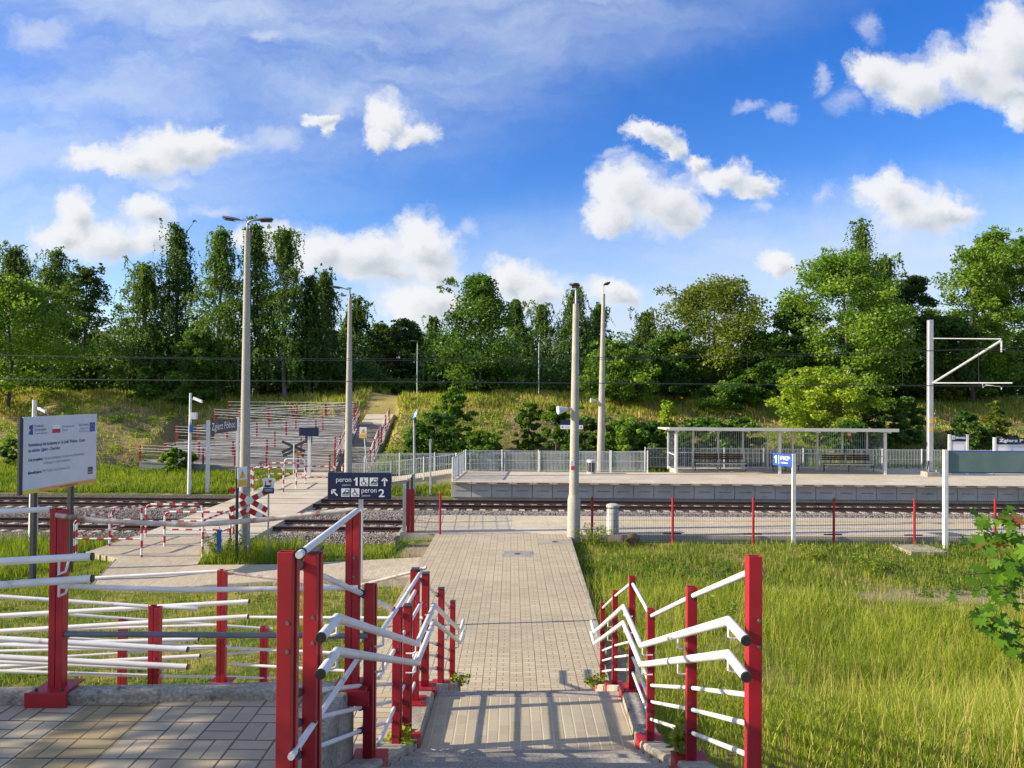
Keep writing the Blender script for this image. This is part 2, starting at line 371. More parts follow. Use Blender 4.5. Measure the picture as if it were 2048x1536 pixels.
class MB:
    def __init__(self): self.v, self.f, self.s = [], [], []
    def add(self, vs, fs, s=None):
        n = len(self.v); self.v += [tuple(x) for x in vs]; self.f += [tuple(i + n for i in f) for f in fs]
        self.s += list(s) if s is not None else [0.0] * len(vs)
        return self
    def box(self, x0, x1, y0, y1, z0, z1):
        return self.add([(x0,y0,z0),(x1,y0,z0),(x1,y1,z0),(x0,y1,z0),(x0,y0,z1),(x1,y0,z1),(x1,y1,z1),(x0,y1,z1)],
                        [(3,2,1,0),(4,5,6,7),(0,1,5,4),(1,2,6,5),(2,3,7,6),(3,0,4,7)])
    def obox(self, c, a, b, d):
        c, a, b, d = Vector(c), Vector(a), Vector(b), Vector(d)
        vs = [c - a - b - d, c + a - b - d, c + a + b - d, c - a + b - d, c - a - b + d, c + a - b + d, c + a + b + d, c - a + b + d]
        return self.add(vs, [(3,2,1,0),(4,5,6,7),(0,1,5,4),(1,2,6,5),(2,3,7,6),(3,0,4,7)])
    def tube(self, pts, r, n=10, cap=True):
        pts = [Vector(p) for p in pts]; k = len(pts)
        rs = r if hasattr(r, '__len__') else [r] * k
        dirs = [(pts[i + 1] - pts[i]).normalized() for i in range(k - 1)]
        ref = Vector((0, 0, 1)) if abs(dirs[0].z) < 0.9 else Vector((1, 0, 0))
        side = dirs[0].cross(ref).normalized(); vs, ss, acc = [], [], 0.0
        for i in range(k):
            if i: acc += (pts[i] - pts[i - 1]).length
            if i == 0: t, kk = dirs[0], 1.0
            elif i == k - 1: t, kk = dirs[-1], 1.0
            else:
                t = (dirs[i - 1] + dirs[i]); t = t.normalized() if t.length > 1e-6 else dirs[i]
            side = (side - t * side.dot(t)).normalized(); up = t.cross(side)
            st = 1.0
            if 0 < i < k - 1: st = min(1.6, 1.0 / max(0.5, t.dot(dirs[i])))
            bd = None
            if 0 < i < k - 1:
                bd = (dirs[i] - dirs[i - 1]); bd = bd.normalized() if bd.length > 1e-5 else None
            for j in range(n):
                a = 2 * math.pi * j / n; o = (side * math.cos(a) + up * math.sin(a)) * rs[i]
                if bd is not None: o = o + bd * (o.dot(bd)) * (st - 1)
                vs.append(pts[i] + o); ss.append(acc)
        fs = [(i*n+j, i*n+(j+1)%n, (i+1)*n+(j+1)%n, (i+1)*n+j) for i in range(k-1) for j in range(n)]
        if cap: fs += [tuple(range(n-1, -1, -1)), tuple((k-1)*n + j for j in range(n))]
        return self.add(vs, fs, ss)
    def prism(self, poly, z0, z1):
        n = len(poly)
        return self.add([(x, y, z0) for x, y in poly] + [(x, y, z1) for x, y in poly],
                        [tuple(range(n-1, -1, -1)), tuple(range(n, 2*n))] + [(i, (i+1)%n, n+(i+1)%n, n+i) for i in range(n)])
    def extr(self, poly3, d):
        n = len(poly3); d = Vector(d); P_ = [Vector(p) for p in poly3]
        return self.add(P_ + [p + d for p in P_], [tuple(range(n-1, -1, -1)), tuple(range(n, 2*n))] + [(i, (i+1)%n, n+(i+1)%n, n+i) for i in range(n)])
    def lathe(self, c, prof, n=20):
        vs = [(c[0] + r*math.cos(2*math.pi*j/n), c[1] + r*math.sin(2*math.pi*j/n), c[2] + z) for r, z in prof for j in range(n)]
        k = len(prof)
        fs = [(i*n+j, i*n+(j+1)%n, (i+1)*n+(j+1)%n, (i+1)*n+j) for i in range(k-1) for j in range(n)]
        fs += [tuple(range(n-1, -1, -1)), tuple((k-1)*n + j for j in range(n))]
        return self.add(vs, fs)
    def sheet(self, rows):
        """rows of equal-length point lists"""
        n = len(rows[0]); vs = [p for r in rows for p in r]
        return self.add(vs, [(i*n+j, i*n+j+1, (i+1)*n+j+1, (i+1)*n+j) for i in range(len(rows)-1) for j in range(n-1)])
    def slab(self, rows, th):
        self.sheet(rows); n = len(rows)
        rim = [rows[0][j] for j in range(len(rows[0]))] + [rows[i][-1] for i in range(1, n)] + [rows[-1][j] for j in range(len(rows[-1]) - 2, -1, -1)] + [rows[i][0] for i in range(n - 2, 0, -1)]
        k = len(rim)
        return self.add(list(rim) + [(p[0], p[1], p[2] - th) for p in rim], [(i, (i+1) % k, k + (i+1) % k, k + i) for i in range(k)])
    def build(self, name, mat, parent=None, smooth=0, bevel=0):
        me = bpy.data.meshes.new(name)
        off = wloc(parent) if parent else Vector((0, 0, 0))
        me.from_pydata([(x-off.x, y-off.y, z-off.z) for x, y, z in self.v], [], self.f)
        if any(self.s):
            a = me.attributes.new('s', 'FLOAT', 'POINT'); a.data.foreach_set('value', self.s)
        me.materials.append(MATS[mat] if isinstance(mat, str) else mat)
        import bmesh
        bm = bmesh.new(); bm.from_mesh(me); bmesh.ops.recalc_face_normals(bm, faces=bm.faces); bm.to_mesh(me); bm.free()
        if smooth:
            me.polygons.foreach_set('use_smooth', [True] * len(me.polygons)); me.set_sharp_from_angle(angle=R(smooth))
        o = bpy.data.objects.new(name, me); COL.objects.link(o)
        if parent: o.parent = parent
        if bevel:
            md = o.modifiers.new('bevel', 'BEVEL'); md.width = bevel; md.segments = 2; md.limit_method = 'ANGLE'; md.harden_normals = False
        return o
def np_obj(name, V, Fq, mat, parent=None, tint=None, loc=None):
    """V (N,3); Fq: list of int arrays (M,k)"""
    me = bpy.data.meshes.new(name)
    me.vertices.add(len(V)); me.vertices.foreach_set('co', np.ascontiguousarray(V, dtype=np.float32).ravel())
    loops = np.concatenate([f.ravel() for f in Fq]); tot = np.concatenate([np.full(len(f), f.shape[1]) for f in Fq])
    st = np.concatenate([[0], np.cumsum(tot)[:-1]])
    me.loops.add(len(loops)); me.loops.foreach_set('vertex_index', loops.astype(np.int32))
    me.polygons.add(len(tot)); me.polygons.foreach_set('loop_start', st.astype(np.int32))
    me.update(calc_edges=True)
    if tint is not None:
        a = me.attributes.new('tint', 'FLOAT', 'POINT'); a.data.foreach_set('value', np.ascontiguousarray(tint, dtype=np.float32))
    me.materials.append(MATS[mat])
    o = bpy.data.objects.new(name, me); COL.objects.link(o)
    if parent: o.parent = parent
    if loc is not None: o.location = loc
    return o
def sst(a, b, x):
    t = np.clip((np.asarray(x, float) - a) / (b - a), 0, 1); return t * t * (3 - 2 * t)
def vnoise(x, y, s, seed=0):
    """cheap smooth value noise"""
    x = np.asarray(x, float) * s + seed * 17.3; y = np.asarray(y, float) * s + seed * 9.1
    xi, yi = np.floor(x), np.floor(y); fx, fy = x - xi, y - yi
    h = lambda a, b: np.modf(np.abs(np.sin(a * 127.1 + b * 311.7 + seed) * 43758.5453))[0]
    fx = fx*fx*(3-2*fx); fy = fy*fy*(3-2*fy)
    return (h(xi, yi)*(1-fx) + h(xi+1, yi)*fx)*(1-fy) + (h(xi, yi+1)*(1-fx) + h(xi+1, yi+1)*fx)*fy

# ------------------------------------------------------------------ ground
YR = [-12, 0, 3, 5, 6.5, 7.6, 9, 10.5, 13, 18, 21.5, 23.2, 23.6, 26.4, 27.2, 35.8, 37.5, 44, 47, 58, 62, 80, 140, 600]
ZR = [4.0, 3.5, 3.05, 2.5, 2.05, 1.75, 1.2, .80, .74, .60, .53, .55, .2, .1, -.24, -.24, -.1, .1, .5, 4.25, 4.6, 5.0, 5.4, 6]
YL = [-12, 4, 8, 9, 12, 16, 19, 24, 25.6, 26.2, 37.2, 38.2, 44, 47, 58, 62, 80, 140, 600]
ZL = [2.2, 1.5, .6, .5, .40, .30, .06, -.06, -.12, -.24, -.24, -.1, .02, .4, 4.25, 4.6, 5.0, 5.4, 6]
def ground_z(x, y):
    x = np.asarray(x, float); y = np.asarray(y, float)
    zr = np.interp(y, YR, ZR) - sst(3.2, 7, x) * 0.18 * sst(9, 13, y) * (1 - sst(19, 22, y))
    zl = np.interp(y, YL, ZL)
    wgt = sst(-2.6, 1.2, x)
    wgt = np.where(y > 20, sst(-3.75, -3.45, x), wgt)
    zl = zl + sst(-9.5, -3.5, x) * sst(9.5, 15.5, y) * (1 - sst(20, 23, y)) * .40
    z = zl * (1 - wgt) + zr * wgt
    near = (y > 7) & (y < 23)
    z = z + 0.10 * (vnoise(x, y, .55, 1) - .5) * np.where((np.abs(x) > 2.4), 1, 0) * np.where(y < 46, np.where(near, 1, .5), 2.5)
    # embankment is broken and lumpy
    e = sst(44, 48, y) * (1 - sst(60, 66, y))
    z = z + e * (1.1 * (vnoise(x, y, .16, 3) - .5) + 0.6 * (vnoise(x, y, .45, 4) - .5))
    # the far ramp and stairs are cut into the bank
    cut = sst(-25.0, -23.4, x) * (1 - sst(-9.0, -8.3, x)) * (1 - sst(55.6, 57.2, y)) * sst(44, 45, y)
    z = z * (1 - cut) + np.minimum(z, 0.02) * cut
    pathc = sst(-12.2, -11.4, x) * (1 - sst(-8.9, -8.3, x)) * sst(54.6, 57, y) * (1 - sst(57, 60, y))
    return z - pathc * 0.25
def grid_axis(segs):
    out = []
    for a, b, st in segs: out += list(np.arange(a, b, st))
    return np.array(out + [segs[-1][1]])
gx = grid_axis([(-500, -100, 40), (-100, -30, 3), (-30, 30, .3), (30, 100, 3), (100, 500, 40)])
gy = grid_axis([(-12, 2, 1), (2, 24, .2), (24, 44, .4), (44, 66, .3), (66, 100, 2), (100, 600, 40)])
GX, GY = np.meshgrid(gx, gy)
GZ = ground_z(GX, GY)
nx, ny = len(gx), len(gy)
idx = np.arange(nx * ny).reshape(ny, nx)
quads = np.stack([idx[:-1, :-1], idx[:-1, 1:], idx[1:, 1:], idx[1:, :-1]], -1).reshape(-1, 4)
g = np_obj('ground', np.stack([GX, GY, GZ], -1).reshape(-1, 3), [quads], 'ground')
tag(g, kind='structure'); g.data.polygons.foreach_set('use_smooth', [True] * len(g.data.polygons))
def zones(x, y):
    dry = 0.25 + 0.2 * vnoise(x, y, .3, 5)
    dry = np.where((x > 1.5) & (y > 8) & (y < 19), .45, dry)
    dry = np.where((x < 0) & (y > 9) & (y < 18), .45, dry)
    bank = sst(45, 48, y)
    dry = dry * (1 - bank) + bank * (.50 + .5 * vnoise(x, y, .18, 6) - .12)
    crest = sst(56, 58, y) * (1 - sst(64, 68, y)); dry = np.where(crest > .1, .75, dry)
    soil = .12 + .62 * bank * (1 - sst(55, 57, y)) * vnoise(x, y, .3, 8) * 1.6
    soil = np.where(y > 64, .75, soil)
    soil = np.where((x > 3) & (y > 17.5) & (y < 23), .38, soil)
    soil = np.where((x > 1.1) & (x < 2.6) & (y < 7.2), .85, soil)
    sand = np.exp(-((x - 1.55) / .55) ** 2 - ((y - 11.6) / 1.9) ** 2) * 1.1
    sand = np.maximum(sand, np.exp(-((y - 17.6) / .75) ** 2) * sst(6.5, 9.5, x) * .88)
    sand = np.maximum(sand, np.exp(-((x + 2.6) / .7) ** 2 - ((y - 21.6) / 1.6) ** 2) * 1.0)
    sand = np.maximum(sand, np.exp(-((x + 1.9) / .7) ** 2 - ((y - 15.0) / 1.4) ** 2) * .9)
    sand = np.maximum(sand, np.exp(-((y - 60.0) / 1.2) ** 2) * sst(-26, -22, x) * (1 - sst(-13, -11, x)) * .75)
    return dry, soil, sand
for nm, val in zip(('dry', 'soil', 'sand'), zones(GX.ravel(), GY.ravel())):
    a = g.data.attributes.new(nm, 'FLOAT', 'POINT'); a.data.foreach_set('value', val.astype(np.float32))

# ballast bed
bx = np.arange(-60, 70.1, .35); by = np.arange(25.4, 38.21, .2)
BX, BY = np.meshgrid(bx, by)
prof = np.interp(BY, [25.4, 26.3, 26.9, 28.0, 30.4, 31.2, 32.4, 33.3, 36.2, 37.2, 38.2], [-.30, -.17, -.10, -.205, -.205, -.10, -.10, -.205, -.205, -.13, -.22])
prof = np.where((BX > -3.8) & (BY < 27.6), np.minimum(prof, -.15), prof)
BZ = prof + .035 * (rng.random(BX.shape) - .5)
i2 = np.arange(BX.size).reshape(BX.shape); q2 = np.stack([i2[:-1,:-1], i2[:-1,1:], i2[1:,1:], i2[1:,:-1]], -1).reshape(-1, 4)
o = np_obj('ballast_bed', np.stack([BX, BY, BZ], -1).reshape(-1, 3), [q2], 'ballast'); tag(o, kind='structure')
def on_crossing(x, y): return (x > -13.5) & (x < -8.95)
# loose stones
def stones(n, x0, x1, y0, y1, smin, smax):
    x = rng.uniform(x0, x1, n); y = rng.uniform(y0, y1, n); k = ~on_crossing(x, y) & ~((x > -3.65) & (y < 27.3)); x, y = x[k], y[k]; n = len(x)
    z = np.interp(y, [25.4, 26.3, 26.9, 28.0, 30.4, 31.2, 32.4, 33.3, 36.2, 37.2, 38.2], [-.30, -.17, -.10, -.205, -.205, -.10, -.10, -.205, -.205, -.13, -.22])
    tmpl = np.array([(1,0,0),(-1,0,0),(0,1,0),(0,-1,0),(0,0,1),(0,0,-1)], float)
    tf = np.array([(0,2,4),(2,1,4),(1,3,4),(3,0,4),(2,0,5),(1,2,5),(3,1,5),(0,3,5)])
    sc = rng.uniform(smin, smax, (n, 1, 1)) * rng.uniform(.5, 1.1, (n, 6, 1)); ang = rng.uniform(0, 6.28, n)
    V = tmpl[None] * sc; tilt = rng.uniform(-.6, .6, (n, 2))
    c, s_ = np.cos(ang)[:, None], np.sin(ang)[:, None]
    vx = V[..., 0] * c - V[..., 1] * s_; vy = V[..., 0] * s_ + V[..., 1] * c; vz = V[..., 2] + vx * tilt[:, :1] + vy * tilt[:, 1:]
    V = np.stack([vx + x[:, None], vy + y[:, None], vz + z[:, None] + .01], -1)
    return V.reshape(-1, 3), (tf[None] + 6 * np.arange(n)[:, None, None]).reshape(-1, 3)
V1, F1 = stones(9000, -9, -3.5, 25.5, 33, .022, .055); V2, F2 = stones(26000, -26, 26, 30.4, 33.6, .022, .05); V3, F3 = stones(9000, -26, -8, 25.5, 31, .022, .05)
V = np.concatenate([V1, V2, V3]); F_ = np.concatenate([F1, F2 + len(V1), F3 + len(V1) + len(V2)])
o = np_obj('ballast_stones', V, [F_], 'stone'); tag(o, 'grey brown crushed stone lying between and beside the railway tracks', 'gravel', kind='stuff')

# ------------------------------------------------------------------ railway tracks
def make_track(label, yc, x0, x1, step0):
    root = thing('railway_track', label, 'railway track', (0, yc, 0), 'railway tracks')
    for s in (-.7525, .7525):
        prof_ = [(-.075, -.172), (.075, -.172), (.075, -.155), (.012, -.13), (.012, -.045), (.036, -.035), (.036, -.006), (-.036, -.006), (-.036, -.035), (-.012, -.045), (-.012, -.13), (-.075, -.155)]
        rail = MB().extr([(x0, yc + s + a, b) for a, b in prof_], (x1 - x0, 0, 0)).build('rail', 'rail_side', root)
        MB().box(x0, x1, yc + s - .034, yc + s + .034, -.0058, 0).build('rail_head', 'rail_top', rail)
    proto = None; rest = MB()
    def slp(mb, x): return mb.obox((x, yc, -.245), (.125, 0, 0), (0, 1.3, 0), (0, 0, .065))
    n = 0
    for k in range(int((x1 - x0) / .6)):
        x = x0 + .3 + .6 * k
        if step0[0] <= x <= step0[1] and n < 96:
            n += 1
            if proto is None:
                px0 = x; proto = slp(MB(), x).build('sleeper', 'sleeper_concrete', root)
                for s in (-.7525, .7525):
                    for q in (-.10, .10): MB().obox((x, yc + s + q, -.165), (.05, 0, 0), (0, .03, 0), (0, 0, .022)).build('rail_clip', 'rail_side', proto)
            else:
                c = copy_tree(proto, root); c.location = (x - px0, 0, 0)
        else: slp(rest, x)
    o = rest.build('sleeper_row', 'sleeper_concrete', root); o['kind'] = 'stuff'
    return root
make_track('nearer railway track ending from view behind the red mesh fence at the gate', 29.15, -70, 70, (-22.5, -3.0))
make_track('farther railway track running along the raised far platform', 34.85, -70, 70, (-26.5, 29))

# ------------------------------------------------------------------ paved surfaces
def axc(y): return .04 + .0195 * y            # centre line of the stairs
# main walkway
rows = []
for y in np.linspace(10.1, 23.4, 20):
    z = np.interp(y, [10.1, 11, 23.4, 27], [.95, .95, .735, .72])
    l = at(880 - max(0, (23.3 - y)) * 1.0, 1077, 23.3).x; rr = np.interp(y, [10.1, 12.4, 23.4], [1.44, 1.52, 1.78])
    rows.append([(x, y, z) for x in np.linspace(-2.35, rr, 8)])
m_ = MB().slab(rows, .6)
tag(m_.build('pavement', 'paver_walk'), kind='structure')
k = MB()
for i in range(19):
    a, b = Vector(rows[i][-1]), Vector(rows[i + 1][-1])
    if a.y > 12.0:
        k.extr([a + Vector((.002, 0, .012)), a + Vector((.085, 0, .012)), a + Vector((.085, 0, -.3)), a + Vector((.002, 0, -.3))], b - a - Vector((0, .004, 0)))
tag(k.build('kerb', 'concrete_kerb', bevel=.006), kind='structure')
# path from the walkway down to the level crossing and over the tracks
PX = np.concatenate([np.linspace(-2.352, -9.0, 16), np.linspace(-9.3, -11.78, 8)])
def path_y(x):
    t = (-2.35 - x) / 11.65
    return np.interp(x, [-11.8, -10.8, -6, -2.35], [22.2, 19.05, 18.45, 17.5]), np.interp(x, [-11.8, -9.3, -9.0, -6.4, -2.35], [22.3, 22.3, 21.3, 20.4, 19.7])
def path_z(x, y): return np.interp(x, [-14, -9.3, -2.35], [.11, .15, np.interp(y, [16, 20], [.84, .80])])
rows = [[(x, y, path_z(x, y)) for y in np.linspace(*path_y(x), 8)] for x in PX]
m_ = MB().slab(rows, .5)
tag(m_.build('path', 'paver_path'), kind='structure')
k = MB()
for i in range(23):
    a, b = Vector(rows[i][0]), Vector(rows[i + 1][0])
    k.extr([a + Vector((0, -.002, .01)), a + Vector((0, -.085, .01)), a + Vector((0, -.085, -.3)), a + Vector((0, -.002, -.3))], (b - a) * .995)
tag(k.build('kerb', 'concrete_kerb', bevel=.006), kind='structure')
rows = [[(x, y, z) for x in np.linspace(xl, -9.1, 6)] for y, z, xl in [(22.303, .125, -11.8), (23.2, .10, -13.3), (25, .05, -13.3), (26.5, .0, -13.3)]]
m_ = MB().slab(rows, .5); tag(m_.build('path', 'paver_path'), kind='structure')
lc = thing('level_crossing', 'pale concrete crossing deck laid over both tracks', 'level crossing', (-11.2, 32, 0))
for y0, y1 in ((26.503, 28.35), (28.46, 29.84), (29.95, 34.05), (34.16, 35.54), (35.65, 37.6)):
    MB().box(-13.3, -9.1, y0, y1, -.3, -.002).build('deck_slab', 'slab_platform', lc, bevel=.01)
rows = [[(x, y, z) for x in np.linspace(-13.3, -9.1, 6)] for y, z in [(37.603, .0), (41, .06), (46.2, .10)]]
m_ = MB().slab(rows, .4); tag(m_.build('path', 'slab_platform'), kind='structure')
# sloping path up to far platform
rows = [[(x, y, z) for y in (40.2, 43.2)] for x, z in [(-9.097, .1), (-6.5, .25), (-3.16, .74)]]
m_ = MB().slab(rows, .6); tag(m_.build('path', 'slab_platform'), kind='structure')

# platforms
npf = thing('platform', 'low near platform with a yellow line behind the red mesh fence', 'platform', (10, 25, .72), 'station platforms')
MB().box(-3.5, 60, 23.403, 26.9, -.3, .72).build('deck', 'slab_platform', npf)
MB().box(-3.4, 50, 25.62, 25.80, .7195, .7245).build('yellow_line', 'yellow_line', npf)
j = MB()
for x in np.arange(-2.5, 45, 1.25): j.box(x, x + .012, 24.65, 26.9, .7203, .7225)
j.box(-3.5, 45, 24.62, 24.65, .7203, .7225); j.box(-3.5, 45, 26.2, 26.215, .7203, .7222)
j.build('joint_lines', 'concrete', npf)
# far platform: deck, nosing slabs, panelled face
FX0 = at(903, 965, 36.5).x
fpf = thing('platform', 'raised far platform with grey panelled front carrying the shelter', 'platform', (10, 39, .755), 'station platforms')
MB().prism([(FX0 + .05, 36.72), (60, 36.72), (60, 44.4), (9.4, 44.4), (9.4, 41.6), (FX0 + .05, 41.6)], -.3, .755).build('deck', 'slab_platform', fpf)
for i in range(62):
    x = FX0 + i * 1.0
    s_ = MB().box(x, x + .988, 36.33, 37.4, .66, .768).build('edge_slab', 'slab_platform', fpf, bevel=.012)
    MB().box(x + .22, x + .78, 36.318, 36.331, .70, .735).build('slot', 'rail_side', s_)
    s_ = MB().box(x, x + .975, 36.60, 36.715, -.02, .655).build('face_panel', 'panel_concrete', fpf, bevel=.012)
    MB().box(x + .20, x + .80, 36.590, 36.602, .285, .345).build('groove', 'concrete', s_)
MB().box(FX0, 60, 37.9, 38.3, .7545, .762).build('tactile_strip', 'panel_concrete', fpf)

# ------------------------------------------------------------------ near stairs
ZL_, ZT = 5.22 - 3.1, 5.22 - 1.65
def stair_block():
    st = thing('staircase', 'concrete staircase of two flights descending from the viewer to the paved walkway', 'stairs', (0, 5, ZL_))
    a = MB()
    def slab(y0, y1, z, zb):
        c0, c1 = axc(y0), axc(y1)
        a.add([(c0-.94,y0,zb),(c0+.94,y0,zb),(c1+.94,y1,zb),(c1-.94,y1,zb),(c0-.94,y0,z),(c0+.94,y0,z),(c1+.94,y1,z),(c1-.94,y1,z)],
              [(3,2,1,0),(4,5,6,7),(0,1,5,4),(1,2,6,5),(2,3,7,6),(3,0,4,7)])
    y, z = 6.149, ZL_ + .146
    while z < ZT - .02:
        slab(y - .365, y, z, z - .4); y -= .363; z += .146
    slab(-1.5, y, z, z - .4)
    a.build('flight', 'tread_concrete', st, bevel=.008); a = MB()
    y, z = 7.70, ZL_ - .146
    for i in range(7): slab(y + .002, y + .36, z, z - .4); y += .36; z -= .146
    slab(7.55, 7.698, ZL_ + .004, ZL_ - .4)
    a.build('flight', 'tread_concrete', st, bevel=.008)
    l = MB(); c0, c1 = axc(6.15), axc(7.55)
    l.add([(c0-.94,6.151,ZL_-.3),(c0+.94,6.151,ZL_-.3),(c1+.94,7.548,ZL_-.3),(c1-.94,7.548,ZL_-.3),(c0-.94,6.151,ZL_),(c0+.94,6.151,ZL_),(c1+.94,7.548,ZL_),(c1-.94,7.548,ZL_)],
              [(3,2,1,0),(4,5,6,7),(0,1,5,4),(1,2,6,5),(2,3,7,6),(3,0,4,7)])
    l.build('landing', 'paver_landing', st)
    prof_ = [(2.4, 3.76), (3.54, 3.31), (4.86, 2.82), (6.42, 2.215), (7.62, 2.215), (8.97, 1.69), (10.55, 1.08)]
    for s in (-1, 1):
        c = MB()
        rows_t = []
        for (yy, zz) in prof_:
            xi, xo = axc(yy) + s * .945, axc(yy) + s * 1.16
            rows_t.append([(xi, yy, zz - .8), (xi, yy, zz - .02), (xi + s * .02, yy, zz), (xo - s * .02, yy, zz), (xo, yy, zz - .02), (xo, yy, zz - .8)])
        c.sheet(rows_t); c.add(rows_t[-1], [tuple(range(6))]); c.add(rows_t[0], [tuple(range(6))])
        c.build('cheek_wall', 'concrete_kerb', st)
stair_block()
tag(MB().box(-1.0, 1.45, -3, 1.55, 2.2, ZT + .002).build('pavement', 'paver_ramp'), kind='structure')
# ramp landing on the left, with kerb and side wall
ZR_ = 3.25
p_ = [(-9, 1.0), (-1.20, 1.0), (-1.20, 4.74), (-9, 4.22)]
ra = thing('access_ramp', 'paved ramp landing with rough concrete kerb left of the stairs', 'concrete ramp', (-3, 3.5, ZR_))
MB().prism(p_, 1.5, ZR_).build('deck', 'paver_ramp', ra)
k = MB().prism([(-9, 4.222), (-1.16, 4.742), (-1.02, 4.89), (-9, 4.36)], .3, ZR_ + .065)
k2_ = MB().prism([(-1.198, 1.0), (-1.075, 1.0), (-1.022, 4.885), (-1.157, 4.738)], .3, ZR_ + .063)
k.build('kerb_wall', 'concrete_kerb', ra, bevel=.012); k2_.build('kerb_wall', 'concrete_kerb', ra, bevel=.012)
MB().box(-9, -1.03, 4.9, 7.35, .3, 2.22).build('deck', 'paver_ramp', ra)
MB().prism([(-9, 7.352), (-2.1, 7.352), (-2.1, 8.9), (-9, 8.9)], .2, 1.55).build('deck', 'paver_ramp', ra)

# far stairs
fs_ = thing('staircase', 'far concrete staircase climbing the grassy bank beyond the crossing', 'stairs', (-10.1, 47.4, .1))
a = MB(); z, y = .1, 47.4
FARX0, FARX1 = -11.15, -9.15
for i in range(8): z += .155; a.box(FARX0, FARX1, y, y + .345, z - .5, z); y += .35
a.box(FARX0, FARX1, y, y + 1.2, z - .5, z + .002); y += 1.205
for i in range(9): z += .155; a.box(FARX0, FARX1, y, y + .345, z - .5, z); y += .35
a.build('flight', 'tread_concrete', fs_, bevel=.01)
FTOPY, FTOPZ = y, z
for x in (FARX0 - .22, FARX1 + .02):
    MB().extr([(x, 47.2, 0), (x, 47.2, .3), (x, 50.3, 1.55), (x, 51.5, 1.6), (x, FTOPY, FTOPZ + .15), (x, FTOPY, 0)], (.2, 0, 0)).build('cheek_wall', 'concrete_wall', fs_)
rows = [[(x, yy, zz) for x in np.linspace(FARX0 - .1 * 0, FARX1 + w_, 5)] for yy, zz, w_ in [(FTOPY, FTOPZ, .0), (57, 3.45, .1), (59, 4.30, .2), (61, 4.62, .3)]]
m_ = MB().slab(rows, .5); tag(m_.build('path', 'slab_platform'), kind='structure')
rows = [[(-10.3 + dx + w_ * s, yy, float(ground_z(-10.3 + dx, yy)) + .05) for s in (-1, -.4, .4, 1)] for yy, dx, w_ in [(60.5, .6, 1.3), (64, 1.2, .9), (68, .6, .8), (74, -1, .7)]]
simple('trodden_earth', (0.24, 0.205, 0.165), 0.95, 0, 0.2, 1.5)
tag(MB().sheet(rows).build('path', 'trodden_earth'), kind='structure')

simple('galv_dull', (0.16, 0.165, 0.17), 0.5, 0.4, 0.1, 6)
# ------------------------------------------------------------------ railings of the near stairs and ramp
def box_tube(mb, cx, cy, z0, z1, hx, hy, w=.006):
    """open topped rectangular tube"""
    o = [(cx-hx,cy-hy),(cx+hx,cy-hy),(cx+hx,cy+hy),(cx-hx,cy+hy)]
    i = [(cx-hx+w,cy-hy+w),(cx+hx-w,cy-hy+w),(cx+hx-w,cy+hy-w),(cx-hx+w,cy+hy-w)]
    vs = [(x,y,z0) for x,y in o] + [(x,y,z1) for x,y in o] + [(x,y,z1) for x,y in i] + [(x,y,z1-.12) for x,y in i]
    fs = [(3,2,1,0)] + [(k,(k+1)%4,4+(k+1)%4,4+k) for k in range(4)] + [(4+k,4+(k+1)%4,8+(k+1)%4,8+k) for k in range(4)] + [(8+k,8+(k+1)%4,12+(k+1)%4,12+k) for k in range(4)] + [(12,13,14,15)]
    return mb.add(vs, fs)
def post(root, x, y, z0, z1, along, cap=False, plate=True, side=0, w=.032, d=.021, gap=.003):
    """two tubes side by side along the rail direction ('x' or 'y')"""
    m = MB()
    for s in (-1, 1):
        if along == 'y': box_tube(m, x + s * .004, y + s * (d + gap), z0, z1 - (.012 if s > 0 else 0), w, d)
        else: box_tube(m, x + s * (d + .002), y, z0, z1 - (.01 if s > 0 else 0), d, w)
    p = m.build('post', 'red_paint', root, bevel=.0025)
    if plate:
        b = MB().box(x - .11, x + .11, y - .11, y + .11, z0 - .002, z0 + .010)
        if side: b.box(x + side * .075 - .035, x + side * .075 + .035, y - .10, y + .10, z0 - .13, z0 - .002)
        else: b.box(x - .13, x + .13, y - .125, y - .113, z0 - .085, z0 + .010)
        b.build('base_plate', 'red_paint', p, bevel=.003)
        for sx in (-.08, .08): MB().tube([(x + sx, y - .085, z0 + .010), (x + sx, y - .085, z0 + .026)], .009, 6).build('bolt', 'dark_steel', p)
    if cap:
        MB().box(x - w - .006, x + w + .006, y - 2*d - .008, y + 2*d + .008, z1 + .0005, z1 + .012).build('cap', 'black_plastic', p, bevel=.003)
    for zz in (z1 - .42, z1 - .30):
        if along == 'y': MB().tube([(x + .012, y - 2*d - .012, zz), (x + .012, y - 2*d - .001, zz)], .008, 8).build('bolt', 'galv_dull', p)
        else: MB().tube([(x + .012, y - w - .008, zz), (x + .012, y - w + .002, zz)], .008, 8).build('bolt', 'galv_dull', p)
    return p
def rail(root, pts, r=.0165, mat='white_paint', name='rail', collars=()):
    o = MB().tube(pts, r, 12).build(name, mat, root, smooth=40)
    for c, dvec in collars:
        c, dvec = Vector(c), Vector(dvec).normalized()
        MB().tube([c - dvec * .012, c + dvec * .012], r + .008, 12).build('collar', 'black_plastic', o, smooth=40)
    return o
def handrail(root, pts, r=.024, ends=(True, True)):
    o = MB().tube(pts, r, 16, cap=True).build('handrail', 'white_paint', root, smooth=50)
    for e, k, q in ((ends[0], 0, 1), (ends[1], -1, -2)):
        if e:
            a = Vector(pts[k]); d = (a - Vector(pts[q])).normalized()
            MB().tube([a - d * .002, a + d * .008], [r + .0015, r - .001], 16).build('end_cap', 'black_plastic', o, smooth=40)
    return o
